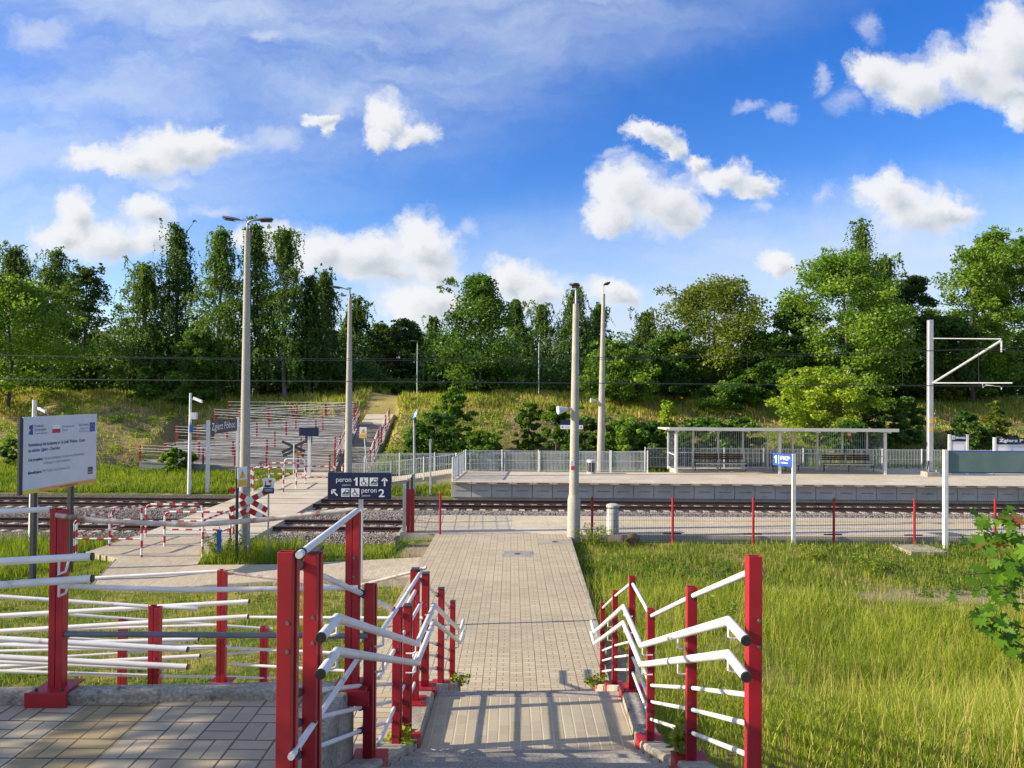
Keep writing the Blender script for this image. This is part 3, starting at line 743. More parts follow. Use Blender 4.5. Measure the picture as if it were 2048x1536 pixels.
def bracket(root, hr, p):
    hr, p = Vector(hr), Vector(p); mid = Vector((hr.x, hr.y, hr.z - .075)); q = Vector((p.x, hr.y, hr.z - .085))
    MB().tube([hr - Vector((0, 0, .02)), mid, hr + Vector(((p.x - hr.x) * .3, 0, -.085)), q], .007, 8).build('bracket', 'white_paint', root, smooth=50)

ST = [(3.54, 1.91), (4.86, 2.40), (6.42, 3.0), (7.55, 3.0), (8.97, 3.53), (10.4, 4.09)]
def stair_rail(s, label):
    root = thing('stair_railing', label, 'railing', (axc(5) + s * 1.05, 5, 2.3), 'railings of the near stairs')
    X = lambda y: axc(y) + s * 1.05
    for i, (y, h) in enumerate(ST):
        z = 5.22 - h
        post(root, X(y), y, z, z + 1.14, 'y', cap=(s < 0 and i != 1), side=-s)
    def line(dh, r=.0165, end=0):
        for (y0, h0), (y1, h1) in zip(ST[:-1], ST[1:]):
            xo = 0 if s > 0 else s * (.034 + r)
            a, b = Vector((X(y0) + xo, y0, 5.22 - h0 + dh)), Vector((X(y1) + xo, y1, 5.22 - h1 + dh))
            u = (b - a).normalized()
            k0 = -.03 if s > 0 else .075
            rail(root, [a - u * k0, b + u * (-.03 if s > 0 else .045)], r, collars=((a + u * .056, u), (b - u * .056, u)) if s > 0 else ((a - u * (k0 - .008), u), (b + u * .036, u)))
    line(1.065, .0165); 
    for dh in (.47, .33, .18): line(dh, .0135)
    xh = lambda y: X(y) - s * .085
    for dz in (0, -.165):
        pts = [(xh(3.39), 3.37, 5.22 - 1.123 + dz), (xh(3.66), 3.66, 5.22 - 1.123 + dz), (xh(6.4), 6.4, 5.22 - 2.18 + dz), (xh(7.56), 7.56, 5.22 - 2.18 + dz), (xh(10.7), 10.7, 5.22 - 3.46 + dz), (xh(11.2), 11.2, 5.22 - 3.46 + dz)]
        handrail(root, pts)
        for y, z in ((3.66, 4.097), (4.86, 3.63), (6.32, 3.07), (7.50, 3.04), (8.97, 2.47), (10.4, 1.88)):
            bracket(root, (xh(y), y, z + dz), (X(y), y, z))
    return root
stair_rail(1, 'red and white stair railing on the right, beside the tall meadow grass')
stair_rail(-1, 'red and white stair railing with black post caps, between ramp and stairs')

def atx(px, py, Y): return at(px, py, Y)
# railing on the far edge of the ramp landing
r1 = thing('ramp_railing', 'red and white ramp railing with sagging rusty top rail along the landing edge', 'railing', (-2.8, 4.45, ZR_), 'railings of the near ramp')
A, B = at(115, 1374, 4.70), at(704, 1370, 4.82)
for p in (A, B): post(r1, p.x, p.y, p.z, p.z + 1.13, 'x', plate=True)
post(r1, A.x - 2.6, A.y - .12, A.z, A.z + 1.13, 'x')
ya = A.y - .03
rail(r1, [at(112, 1030, ya), at(200, 1042, 4.70), at(380, 1050, 4.72), at(520, 1040, 4.75), at(712, 1019, 4.79)], .0165, 'rusty_white')
rail(r1, [at(-60, 1027, 4.62), at(100, 1018, ya)], .0165)
rail(r1, [at(118, 1172, ya), at(250, 1176, 4.70), at(378, 1180, 4.72), at(716, 1175, 4.79)], .0165)
rail(r1, [at(130, 1268, 4.70), at(736, 1272, 4.82)], .0185, 'grey_paint')
for y0, y1 in ((1113, 1127), (1157, 1176)):
    handrail(r1, [at(184, y0, 4.58), at(-120, y1 + 3, 4.48)], .0235, (True, False))
for y0 in (1119, 1163):
    h_ = at(118, y0, 4.565); MB().tube([h_, h_ + Vector((0, 0, -.09)), h_ + Vector((0, .07, -.09)), h_ + Vector((0, .10, -.03))], .007, 8).build('bracket', 'white_paint', r1, smooth=50)
# railing on the stair side of the ramp landing
r2 = thing('ramp_railing', 'red ramp railing rising from the tall near post to the landing corner', 'railing', (-1.1, 3.2, 3.4), 'railings of the near ramp')
N_ = at(574, 1480, 3.2)
post(r2, N_.x, 3.2, ZR_ + .09, at(574, 1100, 3.2).z, 'y', plate=True)
rail(r2, [at(598, 1110, 3.14), at(714, 1021, 4.74)], .0165, collars=((at(602, 1106, 3.2), at(714, 1021, 4.74) - at(598, 1110, 3.14)),))
rail(r2, [at(582, 1514, 3.13), at(722, 1308, 4.75)], .0150, collars=((at(589, 1504, 3.2), at(722, 1308, 4.75) - at(582, 1514, 3.13)),))
# railing of the lower ramp landing
r3 = thing('ramp_railing', 'red and white lower ramp railing with double end posts beside the walkway', 'railing', (-1.0, 6, 2.2), 'railings of the near ramp')
for py, yy in ((795, 5.95), (829, 7.2)):
    p = at(py, 1300, yy); zt = at(py, 1213 if yy < 6.5 else 1139, yy).z
    post(r3, p.x, yy, 2.22, zt, 'y' if yy < 6.5 else 'x', cap=(yy > 6.5), plate=True)
for ya_, pts in ((.0165, [(757, 1270, 5.2), (797, 1214, 5.98), (842, 1143, 7.25)]), (.015, [(757, 1356, 5.2), (791, 1296, 5.98), (842, 1205, 7.25)]), (.015, [(757, 1489, 5.2), (791, 1410, 5.98), (838, 1300, 7.25)])):
    rail(r3, [at(*q) for q in pts], ya_)
# three more runs of the switchback below
def run_rail(label, posts, ztop, zb, rails, hands, along='x'):
    root = thing('ramp_railing', label, 'railing', (at(posts[0][0], 1300, posts[0][1]).x, posts[0][1], zb), 'railings of the near ramp')
    for (px, Y) in posts:
        p = at(px, ztop[px], Y)
        post(root, p.x, Y, p.z - 1.14, p.z, along, plate=True)
    for rl in rails: rail(root, [at(*q) for q in rl[1:]], rl[0], 'rusty_white' if len(rl) > 4 else 'white_paint')
    for h in hands: handrail(root, [at(*q) for q in h], .0225, (True, False))
    return root
run_rail('red and white ramp railing of the middle run with one short double post', [(311, 6.05)], {311: 1211}, 2.1,
  [(.0155, (297, 1213, 6.05), (-40, 1190, 6.0)), (.0155, (330, 1214, 6.05), (395, 1217, 6.05)), (.014, (330, 1300, 6.05), (-40, 1289, 6.0)), (.014, (330, 1338, 6.05), (-40, 1322, 6.0)), (.014, (330, 1352, 6.05), (-40, 1341, 6.0))],
  [[(375, 1299, 5.95), (-60, 1274, 5.9)], [(375, 1334, 5.95), (-60, 1311, 5.9)]])
run_rail('red and white ramp railing at the double post standing behind the sagging top rail', [(445, 7.55)], {445: 1139}, 2.2,
  [(.016, (185, 1156, 7.5), (440, 1142, 7.55)), (.016, (440, 1143, 7.55), (560, 1158, 7.5), (690, 1178, 7.4), (825, 1144, 7.28), (853, 1135, 7.25)), (.0145, (440, 1234, 7.55), (620, 1235, 7.5), (845, 1236, 7.3)), (.0145, (0, 1262, 7.5), (440, 1250, 7.55)), (.0145, (460, 1292, 7.55), (-40, 1303, 7.5)), (.0145, (460, 1296, 7.55), (700, 1307, 7.4)), (.0145, (460, 1328, 7.55), (700, 1342, 7.4))],
  [[(498, 1203, 7.42), (-60, 1235, 7.35)], [(496, 1233, 7.42), (-60, 1266, 7.35)]])
run_rail('red and white ramp railing of the lowest run with two short posts above the lawn', [(246, 8.5), (529, 8.7)], {246: 1238, 529: 1253}, 1.5,
  [(.016, (140, 1229, 8.45), (529, 1257, 8.72)), (.016, (529, 1257, 8.72), (545, 1258, 8.72)), (.0145, (140, 1276, 8.45), (700, 1311, 8.8)), (.0145, (130, 1313, 8.45), (435, 1295, 8.6)), (.0145, (-40, 1345, 8.45), (560, 1300, 8.7)), (.0145, (130, 1349, 8.45), (560, 1356, 8.7))],
  [[(400, 1312, 8.35), (-60, 1336, 8.2)], [(397, 1278, 8.35), (-60, 1292, 8.2)]])

# ------------------------------------------------------------------ signs
class Face:
    """a flat sign face: O lower-left corner as seen, U right, V up"""
    def __init__(self, O, U, V, root, lift=.003):
        self.O, self.U, self.V = Vector(O), Vector(U).normalized(), Vector(V).normalized(); self.N = self.U.cross(self.V); self.root = root; self.lift = lift
    def p(self, u, v, k=1): return self.O + self.U * u + self.V * v + self.N * self.lift * k
    def polys(self, polys, mat, name='marking', k=1, parent=None):
        m = MB()
        for i, pl in enumerate(polys): m.extr([self.p(u, v, k) for u, v in pl], -self.N * self.lift * .7)
        return m.build(name, mat, parent or self.root)
    def text(self, s, u, v, size, mat, align='LEFT', width=None, name='lettering', k=1, bold=0.0, parent=None):
        cu = bpy.data.curves.new('t', 'FONT'); cu.body = s; cu.size = size; cu.align_x = 'LEFT'; cu.offset = bold; cu.extrude = 0; cu.resolution_u = 3
        to = bpy.data.objects.new('t', cu); COL.objects.link(to)
        dg = bpy.context.evaluated_depsgraph_get(); me = bpy.data.meshes.new_from_object(to.evaluated_get(dg))
        bpy.data.objects.remove(to); bpy.data.curves.remove(cu)
        if not len(me.vertices): return None
        xs = [q.co.x for q in me.vertices]; x0, x1 = min(xs), max(xs); sx = 1.0 if width is None else width / (x1 - x0)
        wd = (x1 - x0) * sx; sh = {'LEFT': 0, 'CENTER': -wd / 2, 'RIGHT': -wd}[align]
        pr = parent or self.root; off = wloc(pr)
        for q in me.vertices: q.co = self.p(u + sh + (q.co.x - x0) * sx, v + q.co.y, k) - off
        me.name = name; me.materials.clear(); me.materials.append(MATS[mat])
        o = bpy.data.objects.new(name, me); COL.objects.link(o); o.parent = pr
        return o
def rect(u0, v0, u1, v1): return [(u0, v0), (u1, v0), (u1, v1), (u0, v1)]
def disc(cu, cv, r, n=18): return [(cu + r*math.cos(6.2832*k/n), cv + r*math.sin(6.2832*k/n)) for k in range(n)]
def stroke(pts, w):
    out = []
    for (a, b), (c, d) in zip(pts[:-1], pts[1:]):
        l = math.hypot(c-a, d-b); nx_, ny_ = -(d-b)/l*w/2, (c-a)/l*w/2
        out.append([(a+nx_, b+ny_), (a-nx_, b-ny_), (c-nx_, d-ny_), (c+nx_, d+ny_)])
    return out
def icon_wheel(f, u, v, s):
    f.polys([rect(u, v, u+s, v+s)], 'sign_white', 'pictogram', 1)
    q = lambda x, y: (u + x*s, v + y*s)
    ring = [q(.44 + .25*math.cos(R(a)), .36 + .25*math.sin(R(a))) for a in range(115, 395, 20)]
    f.polys([disc(*q(.40, .86), .07*s)] + stroke([q(.41,.76), q(.45,.48), q(.66,.46), q(.76,.20), q(.86,.22)], .065*s) + stroke([q(.43,.62), q(.62,.62)], .05*s) + stroke(ring, .055*s), 'navy', 'pictogram', 2)
def icon_train(f, u, v, s):
    f.polys([rect(u, v, u+s, v+s)], 'sign_white', 'pictogram', 1)
    q = lambda x, y: (u + x*s, v + y*s)
    f.polys([[q(.44,.30), q(.94,.30), q(.94,.74), q(.86,.86), q(.52,.86), q(.44,.74)], [q(.08,.30), q(.40,.30), q(.40,.66)], rect(*q(.12,.14), *q(.90,.20))], 'navy', 'pictogram', 2)
    f.polys([rect(*q(.52,.56), *q(.86,.76)), disc(*q(.56,.40), .045*s), disc(*q(.82,.40), .045*s)], 'sign_white', 'pictogram', 3)
def arrow(f, cu, cv, L, ang, mat='sign_white'):
    c, s_ = math.cos(ang), math.sin(ang); q = lambda x, y: (cu + x*c - y*s_, cv + x*s_ + y*c)
    f.polys(stroke([q(0, -L/2), q(0, L*.36)], L*.17) + stroke([q(-L*.33, L*.10), q(0, L*.44)], L*.17) + stroke([q(L*.33, L*.10), q(0, L*.44)], L*.17), mat, 'arrow', 1)

# direction sign "peron 1 / peron 2"
D0 = 13.4
O = at(655, 998, D0); W_ = at(782, 998, D0).x - O.x; H_ = at(655, 945, D0).z - O.z
sg = thing('direction_sign', 'dark blue platform direction sign with two arrows on a white post', 'sign', (at(717, 1300, D0).x, D0, .45))
MB().box(O.x, O.x + W_, D0, D0 + .06, O.z, O.z + H_).build('board', 'navy', sg, bevel=.008)
MB().box(sg.location.x - .038, sg.location.x + .038, D0 + .062, D0 + .13, .2, O.z + H_ * .9).build('post', 'white_paint', sg, bevel=.006)
f = Face((O.x, D0, O.z), (1, 0, 0), (0, 0, 1), sg); a_, b_ = W_ / 127, H_ / 53
f.text('peron', 17*a_, 34.5*b_, 14.5*b_, 'sign_white', width=30*a_, bold=0); f.text('platform', 29*a_, 26.5*b_, 6*b_, 'sign_light', width=17*a_)
f.polys([[(56*a_, 26.8*b_), (60*a_, 26.8*b_), (60*a_, 43.4*b_), (57*a_, 43.4*b_), (52.5*a_, 39.5*b_), (52.5*a_, 36.8*b_), (56*a_, 39*b_)]], 'sign_white', 'lettering'); icon_wheel(f, 64.5*a_, 26.8*b_, 16.6*b_); icon_train(f, 84*a_, 26.8*b_, 16.6*b_); arrow(f, 114*a_, 35*b_, 17*b_, 0)
arrow(f, 14*a_, 13*b_, 17*b_, R(45)); icon_train(f, 27.5*a_, 5*b_, 16.6*b_); icon_wheel(f, 47*a_, 5*b_, 16.6*b_)
f.text('peron', 68*a_, 13.5*b_, 14.5*b_, 'sign_white', width=30*a_, bold=0); f.text('platform', 68.5*a_, 5.5*b_, 6*b_, 'sign_light', width=17*a_); f.text('2', 102*a_, 5*b_, 22*b_, 'sign_white', width=12*a_, bold=.003)

# project information board
D1 = 19.0
bl, tl = at(45, 990, D1), at(45, 834, D1); D2 = D1 + 2.79
br, tr = at(192, 964, D2), at(192, 828, D2)
bd = thing('information_board', 'large white railway project information board on two dark posts', 'information board', (bl.x, D1, .3))
zb, zt = (bl.z + br.z) / 2, (tl.z + tr.z) / 2
U_ = Vector((br.x - bl.x, D2 - D1, 0)); L_ = U_.length; U_ = U_.normalized(); N_ = U_.cross(Vector((0, 0, 1)))
fO = Vector((bl.x, D1, zb)); hh = zt - zb
MB().extr([fO, fO + U_ * L_, fO + U_ * L_ + Vector((0, 0, hh)), fO + Vector((0, 0, hh))], -N_ * .03).build('board', 'sign_light', bd, bevel=.003)
MB().extr([fO - U_ * .005 - N_ * .0, fO - U_ * .12 , fO - U_ * .12 + Vector((0, 0, hh - .02)), fO - U_ * .005 + Vector((0, 0, hh - .02))], -N_ * .06).build('frame', 'dark_steel', bd)
for t in (.19, .68):
    c = fO + U_ * (L_ * t) - N_ * .12
    MB().obox((c.x, c.y, (zb + 1.2) / 2 + .05), U_ * .06, N_ * .06, (0, 0, (zb + 1.2) / 2 + .05)).build('post', 'dark_steel', bd, bevel=.008)
f = Face(fO, U_, (0, 0, 1), bd); k = L_ / 147.0; kv = hh / 150.0
f.polys([rect(0, 0, L_*.2, 8*kv)], 'sign_lime', 'band'); f.polys([rect(L_*.2, 0, L_, 8*kv)], 'sign_orange', 'band'); f.text('www.mapadotacji.gov.pl', L_*.47, 1.6*kv, 6.5*kv, 'sign_text', 'LEFT', L_*.25, k=2)
f.polys([[(9*k, 116*kv), (17*k, 114*kv), (17*k, 124*kv), (11*k, 122*kv)], [(10*k, 125*kv), (17*k, 126*kv), (17*k, 135*kv), (10*k, 132*kv)]], 'sign_blue', 'emblem'); f.polys([[(12*k, 121.5*kv), (17*k, 124.5*kv), (13*k, 128*kv)]], 'sign_red', 'emblem', 2)
f.text('Fundusze', 20*k, 129*kv, 8*kv, 'sign_text', width=17*k); f.text('Europejskie', 20*k, 121.5*kv, 8*kv, 'sign_text', width=21*k); f.text('Program Regionalny', 20*k, 115*kv, 5.5*kv, 'sign_greytext', width=24*k)
f.polys([rect(53*k, 115*kv, 69*k, 123*kv)], 'flag_red', 'flag'); f.polys([rect(53*k, 123*kv, 69*k, 131*kv)], 'sign_white', 'flag')
f.text('Rzeczpospolita', 73*k, 125*kv, 7*kv, 'sign_greytext', width=25*k); f.text('Polska', 73*k, 117.5*kv, 7*kv, 'sign_greytext', width=11*k)
f.text('Unia Europejska', 107*k, 126*kv, 7*kv, 'sign_text', width=22*k); f.text('Europejski Fundusz', 110*k, 119*kv, 5*kv, 'sign_greytext', width=19*k); f.text('Rozwoju Regionalnego', 108*k, 113*kv, 5*kv, 'sign_greytext', width=21*k)
f.polys([rect(131*k, 112*kv, 143*k, 132*kv)], 'sign_blue', 'flag')
f.polys([disc(137*k + 3.7*k*math.cos(R(30*i)), 122*kv + 6*kv*math.sin(R(30*i)), .8*kv, 6) for i in range(12)], 'sign_yellow', 'emblem', 2)
f.text('Rewitalizacja linii kolejowej nr 16 Łódź Widzew - Kutno', 9*k, 92*kv, 9*kv, 'sign_navytext', width=112*k, bold=.003); f.text('na odcinku Zgierz - Ozorków', 9*k, 81*kv, 9*kv, 'sign_navytext', width=60*k, bold=.003)
f.text('Cel projektu:', 9*k, 63*kv, 8*kv, 'sign_text', width=27*k, bold=.004); f.text('Poprawa dostępności transportowej Województwa', 38*k, 63*kv, 8*kv, 'sign_greytext', width=82*k); f.text('Łódzkiego w ruchu kolejowym', 37*k, 54*kv, 8*kv, 'sign_greytext', width=52*k)
f.text('Beneficjent:', 9*k, 38*kv, 8*kv, 'sign_text', width=25*k, bold=.004); f.text('PKP Polskie Linie Kolejowe S.A.', 35*k, 38*kv, 8*kv, 'sign_greytext', width=55*k)
f.polys([rect(128*k, 20*kv, 139*k, 35*kv)], 'navy_grey', 'emblem'); f.text('Krajowy', 129*k, 29*kv, 4*kv, 'sign_white', width=7*k, k=2); f.text('PROGRAM', 129*k, 22*kv, 6*kv, 'sign_white', width=9*k, k=2)

# station name sign seen obliquely
Y0, Y1 = 38.3, 42.6
a0, a1 = at(418, 880, Y0), at(474, 865, Y1)
ns = thing('station_sign', 'grey blue station name sign on two white posts in the lawn', 'sign', (a0.x, Y0, 0))
zb, zt = (at(418, 868, Y0).z + at(474, 863, Y1).z) / 2, (at(418, 842, Y0).z + at(474, 837, Y1).z) / 2
UU = Vector((a1.x - a0.x, Y1 - Y0, 0)); LL = UU.length; UU.normalize(); NN = UU.cross(Vector((0, 0, 1)))
MB().extr([(a0.x, Y0, zb), (a1.x, Y1, zb), (a1.x, Y1, zt), (a0.x, Y0, zt)], -NN * .06).build('board', 'navy_grey', ns)
for (c, yy) in ((a0, Y0 - .12), (a1, Y1 + .12)): MB().box(c.x - .075, c.x + .075, yy - .075, yy + .075, -.1, zt + .06).build('post', 'white_paint', ns)
Face((a0.x, Y0, zb), UU, (0, 0, 1), ns, .006).text('Zgierz Północ', LL * .08, (zt - zb) * .30, (zt - zb) * .78, 'sign_white', width=LL * .84, bold=.004)

# St Andrew's cross on its post, near side
D3 = 22.2
c0 = at(497, 1010, D3)
xs = thing('crossing_sign', 'double red and white warning cross before the level crossing', 'crossing sign', (c0.x, D3, .05))
def xbar(root, p, q, w_, mat_a='sign_white', stripes=True, y=D3, name='cross_arm'):
    p, q = Vector(p), Vector(q); u = (q - p); L = u.length; u.normalize(); v = Vector((-u.z, 0, u.x)) * w_ / 2
    o = MB().extr([p - v, q - v, q + v, p + v], (0, .012, 0)).build(name, mat_a, root)
    if stripes:
        for a, b in stripes:
            m = MB(); m.extr([p + u*L*a - v*.995 + Vector((0, -.002, 0)), p + u*L*b - v*.995 + Vector((0, -.002, 0)), p + u*L*b + v*.995 + Vector((0, -.002, 0)), p + u*L*a + v*.995 + Vector((0, -.002, 0))], (0, -.003, 0))
            m.build('stripe', 'sign_red', o)
    return o
sp_ = [(0, .12), (.27, .40), (.60, .73), (.88, 1)]
xbar(xs, at(460, 978, D3 - .016), at(534, 1021, D3 - .016), .17, stripes=[(0, .13), (.28, .42), (.62, .76), (.88, 1)])
xbar(xs, at(460, 1020, D3), at(534, 983, D3), .17, stripes=[(0, .13), (.28, .42), (.62, .76), (.88, 1)])
xbar(xs, at(460, 1039, D3), at(500, 1018, D3), .17, stripes=[(0, .25), (.55, .88)])
xbar(xs, at(534, 1039, D3 - .016), at(494, 1018, D3 - .016), .17, stripes=[(0, .25), (.55, .88)])
MB().tube([(c0.x, D3 + .05, 0), (c0.x, D3 + .05, at(497, 985, D3).z)], .03, 10).build('post', 'galv', xs, smooth=40)
def warn_face(f, w_, h_, root):
    f.polys([[(w_*.5, h_*.88), (w_*.16, h_*.44), (w_*.84, h_*.44)]], 'sign_yellow', 'triangle')
    f.polys([[(w_*.46, h_*.74), (w_*.54, h_*.74), (w_*.51, h_*.58), (w_*.49, h_*.58)], disc(w_*.5, h_*.53, w_*.03)], 'sign_text', 'symbol', 2)
    f.polys([rect(w_*.06, h_*.05, w_*.94, h_*.36)], 'sign_yellow', 'band')
# near warning sign turned almost edge on
p = at(473, 1112, 21.6)
ws = thing('warning_sign', 'narrow white and yellow warning sign edge on, left of the red cross', 'sign', (p.x, 21.6, 0))
MB().tube([(p.x, 21.6, -.1), (p.x, 21.6, at(474, 934, 21.6).z)], .042, 10).build('post', 'dark_steel', ws, smooth=40)
ub = Vector((.36, .86, 0)).normalized(); pz0, pz1 = at(482, 975, 21.6).z, at(482, 935, 21.6).z; pw = .38
Ow = Vector((p.x + .03, 21.55, pz0)); nn = ub.cross(Vector((0, 0, 1)))
MB().extr([Ow, Ow + ub*pw, Ow + ub*pw + Vector((0, 0, pz1-pz0)), Ow + Vector((0, 0, pz1-pz0))], -nn * .012).build('plate', 'sign_white', ws)
warn_face(Face(Ow, ub, (0, 0, 1), ws), pw, pz1 - pz0, ws)
# pictogram sign
Y_ = 21.9; O = at(526, 987, Y_); W_ = at(548, 987, Y_).x - O.x; H_ = at(526, 956, Y_).z - O.z
ps = thing('pictogram_sign', 'small white and navy pictogram sign on thin post right of the cross', 'sign', (at(535, 1110, Y_).x, Y_, 0))
MB().box(O.x, O.x + W_, Y_, Y_ + .012, O.z, O.z + H_).build('plate', 'sign_white', ps)
MB().tube([(ps.location.x, Y_ + .04, -.1), (ps.location.x, Y_ + .04, O.z + H_)], .026, 8).build('post', 'galv', ps, smooth=40)
f = Face((O.x, Y_, O.z), (1, 0, 0), (0, 0, 1), ps)
f.polys([rect(0, 0, W_, H_*.36), rect(W_*.12, H_*.40, W_*.70, H_*.54), rect(W_*.2, H_*.54, W_*.27, H_*.74), disc(W_*.235, H_*.78, W_*.05)], 'navy', 'symbol')
f.polys([rect(W_*.5, H_*.72, W_*.78, H_*.86)] + stroke([(W_*.48, H_*.9), (W_*.84, H_*.44)], W_*.05), 'sign_red', 'symbol')
for v in (.24, .15): f.polys([rect(W_*.14, H_*v, W_*.86, H_*(v+.035))], 'sign_light', 'lettering', 2)
# far warning sign on leaning post
Y_ = 45.8; O = at(719, 876, Y_); W_ = at(733, 876, Y_).x - O.x; H_ = at(719, 854, Y_).z - O.z
fs2 = thing('warning_sign', 'white and yellow warning sign on a leaning post before the far stairs', 'sign', (at(735, 940, Y_).x, Y_, .1))
MB().box(O.x, O.x + W_, Y_, Y_ + .02, O.z, O.z + H_).build('plate', 'sign_white', fs2)
MB().tube([(fs2.location.x, Y_ + .05, .0), (at(727, 870, Y_).x, Y_ + .05, O.z + H_*.8)], .035, 8).build('post', 'galv_light', fs2, smooth=40)
warn_face(Face((O.x, Y_, O.z), (1, 0, 0), (0, 0, 1), fs2, .006), W_, H_, fs2)
# back of the far cross
Y_ = 44.2
fx = thing('crossing_sign', 'dark back of a warning cross with an orange patch on the far side', 'crossing sign', (at(588, 940, Y_).x, Y_, .05))
for a, b in (((564, 883), (610, 903)), ((564, 905), (610, 883)), ((566, 912), (586, 903)), ((608, 912), (587, 902))):
    xbar(fx, at(*a, Y_), at(*b, Y_ + .02), .16, 'dark_steel', None)
xbar(fx, at(603, 909.6, Y_ - .03), at(592, 904.4, Y_ - .03), .13, 'orange_reflect', None, name='patch')
MB().tube([(fx.location.x, Y_ - .06, -.1), (fx.location.x, Y_ - .06, at(588, 888, Y_).z)], .04, 8).build('post', 'galv_light', fx, smooth=40)
# blank blue sign
Y_ = 44.0; O = at(598, 872, Y_); W_ = at(637, 872, Y_).x - O.x
bs = thing('direction_sign', 'blank dark blue sign on white post before the far ramp', 'sign', (at(617, 950, Y_).x, Y_, .05))
MB().box(O.x, O.x + W_, Y_, Y_ + .06, O.z, at(598, 855, Y_).z).build('board', 'navy', bs)
MB().box(bs.location.x - .09, bs.location.x + .09, Y_ + .07, Y_ + .2, -.1, O.z + .3).build('post', 'white_paint', bs)
for q in (613, 622): c = at(q, 885, Y_ + .3); MB().box(c.x - .07, c.x + .07, Y_ + .25, Y_ + .35, at(q, 887, Y_).z, at(q, 872, Y_).z).build('bracket', 'dark_steel', bs)
# platform number sign
Y_ = 22.85; b0 = at(1587, 1080, Y_)
n1s = thing('platform_sign', 'small blue platform sign with number 1 on a grey post', 'sign', (b0.x, Y_, .5))
MB().box(b0.x - .055, b0.x + .055, Y_ - .05, Y_ + .05, .4, at(1587, 908, Y_).z).build('post', 'galv_light', n1s, bevel=.006)
uu = Vector((.36, -.62, 0)).normalized(); Lp = .72; e0 = Vector((b0.x - .06, Y_, 0)) - uu * 0 + Vector((-.37, .62, 0)) * 1.0
z0, z1 = at(1575, 934, Y_).z, at(1575, 909, Y_).z
fO = Vector((e0.x, e0.y, z0)); nn = uu.cross(Vector((0, 0, 1)))
MB().extr([fO, fO + uu*Lp, fO + uu*Lp + Vector((0, 0, z1-z0)), fO + Vector((0, 0, z1-z0))], -nn*.03).build('board', 'sign_blue', n1s)
f = Face(fO, uu, (0, 0, 1), n1s); hh = z1 - z0
f.polys([[(Lp*.15, hh*.2), (Lp*.22, hh*.2), (Lp*.22, hh*.82), (Lp*.17, hh*.82), (Lp*.08, hh*.66), (Lp*.08, hh*.56), (Lp*.15, hh*.64)]], 'sign_white', 'lettering'); f.polys([rect(Lp*.32, hh*.12, Lp*.345, hh*.88)], 'sign_white'); f.text('PKP', Lp*.42, hh*.5, hh*.42, 'sign_white', width=Lp*.5, bold=.006); f.polys([rect(Lp*.44, hh*.22, Lp*.8, hh*.32)], 'sign_light')
# station sign seen from behind at right
Y_ = 22.6; b0 = at(1891, 1100, Y_)
bk = thing('station_sign', 'large station sign seen from behind, grey green back with blue edge', 'sign', (b0.x, Y_, .4))
zt, zb = at(1891, 901, Y_).z, at(1891, 946, Y_).z; xe = b0.x + 3.6
for x in (b0.x, xe + .06): MB().box(x - .062, x + .062, Y_ - .05, Y_ + .07, .3, zt + .02).build('post', 'white_paint', bk, bevel=.008)
MB().box(b0.x + .064, xe, Y_ + .0, Y_ + .05, zb, zt).build('frame', 'sign_blue', bk, bevel=.01)
MB().box(b0.x + .10, xe - .04, Y_ - .004, Y_ - .0005, zb + .035, zt - .03).build('back_panel', 'sign_back', bk)

# ------------------------------------------------------------------ lamp posts and masts
def luminaire(root, c, d, L=.62, name='lamp_head', mat='galv_dull'):
    c, d = Vector(c), Vector(d).normalized(); s_ = d.cross(Vector((0, 0, 1))).normalized(); u = Vector((0, 0, 1))
    prof_ = [(0, .04, .025), (.12, .09, .035), (.35, .15, .04), (.55, .13, .035), (max(L, .58), .06, .015)]
    rows_ = []
    for t, w_, h in prof_:
        q = c + d * t + u * t * .05; rows_.append([q + s_*w_, q + s_*w_*.7 + u*h*1.3, q - s_*w_*.7 + u*h*1.3, q - s_*w_, q - s_*w_*.8 - u*h*.5, q + s_*w_*.8 - u*h*.5, q + s_*w_])
    h = MB().sheet(rows_).build(name, mat, root, smooth=40)
    MB().extr([c + d*.2 + s_*.11 - u*.035, c + d*.55 + s_*.11 - u*.02, c + d*.55 - s_*.11 - u*.02, c + d*.2 - s_*.11 - u*.035], (0, 0, -.012)).build('lens', 'black_plastic', h)
def pole(root, px0, py0, px1, py1, Y, r0, r1, mat='concrete_pole', n=12, zbase=None):
    a, b = at(px0, py0, Y), at(px1, py1, Y)
    if zbase is not None: a.z = zbase
    return MB().tube([a, b], [r0, r1], n).build('pole', mat, root, smooth=50), a, b
def arm(root, a, pts, r=.03): MB().tube([a] + pts, r, 8).build('arm', 'galv', root, smooth=60)
# tall double lamp at left
l1 = thing('lamp_post', 'tall concrete lamp post with two lamp heads beside the near crossing', 'lamp post', at(488, 1100, 22.9), 'concrete lamp posts')
_, a, b = pole(l1, 488, 1102, 495, 462, 22.9, .185, .085, zbase=-.2)
V3 = Vector
for px, dz, head in ((480, .30, (-1, .2, .12)), (508, .27, (1, .1, .0))):
    q = at(px, 440, 22.9); arm(l1, b, [b + V3((0, 0, .25)), V3(((b.x + q.x) / 2, q.y, b.z + dz + .05)), q]); luminaire(l1, q, head, .45)
l2 = thing('lamp_post', 'concrete lamp post with two lamp heads beyond the tracks near far stairs', 'lamp post', at(697, 981, 38.2), 'concrete lamp posts')
_, a, b = pole(l2, 696, 985, 700, 594, 38.2, .22, .10, zbase=-.2)
for px, py, head in ((688, 577, (-1, -.2, .1)), (697, 577, (-.15, 1, .1))):
    q = at(px, py, 38.2); arm(l2, b, [b + V3((0, 0, .35)), q]); luminaire(l2, q, head, .72)
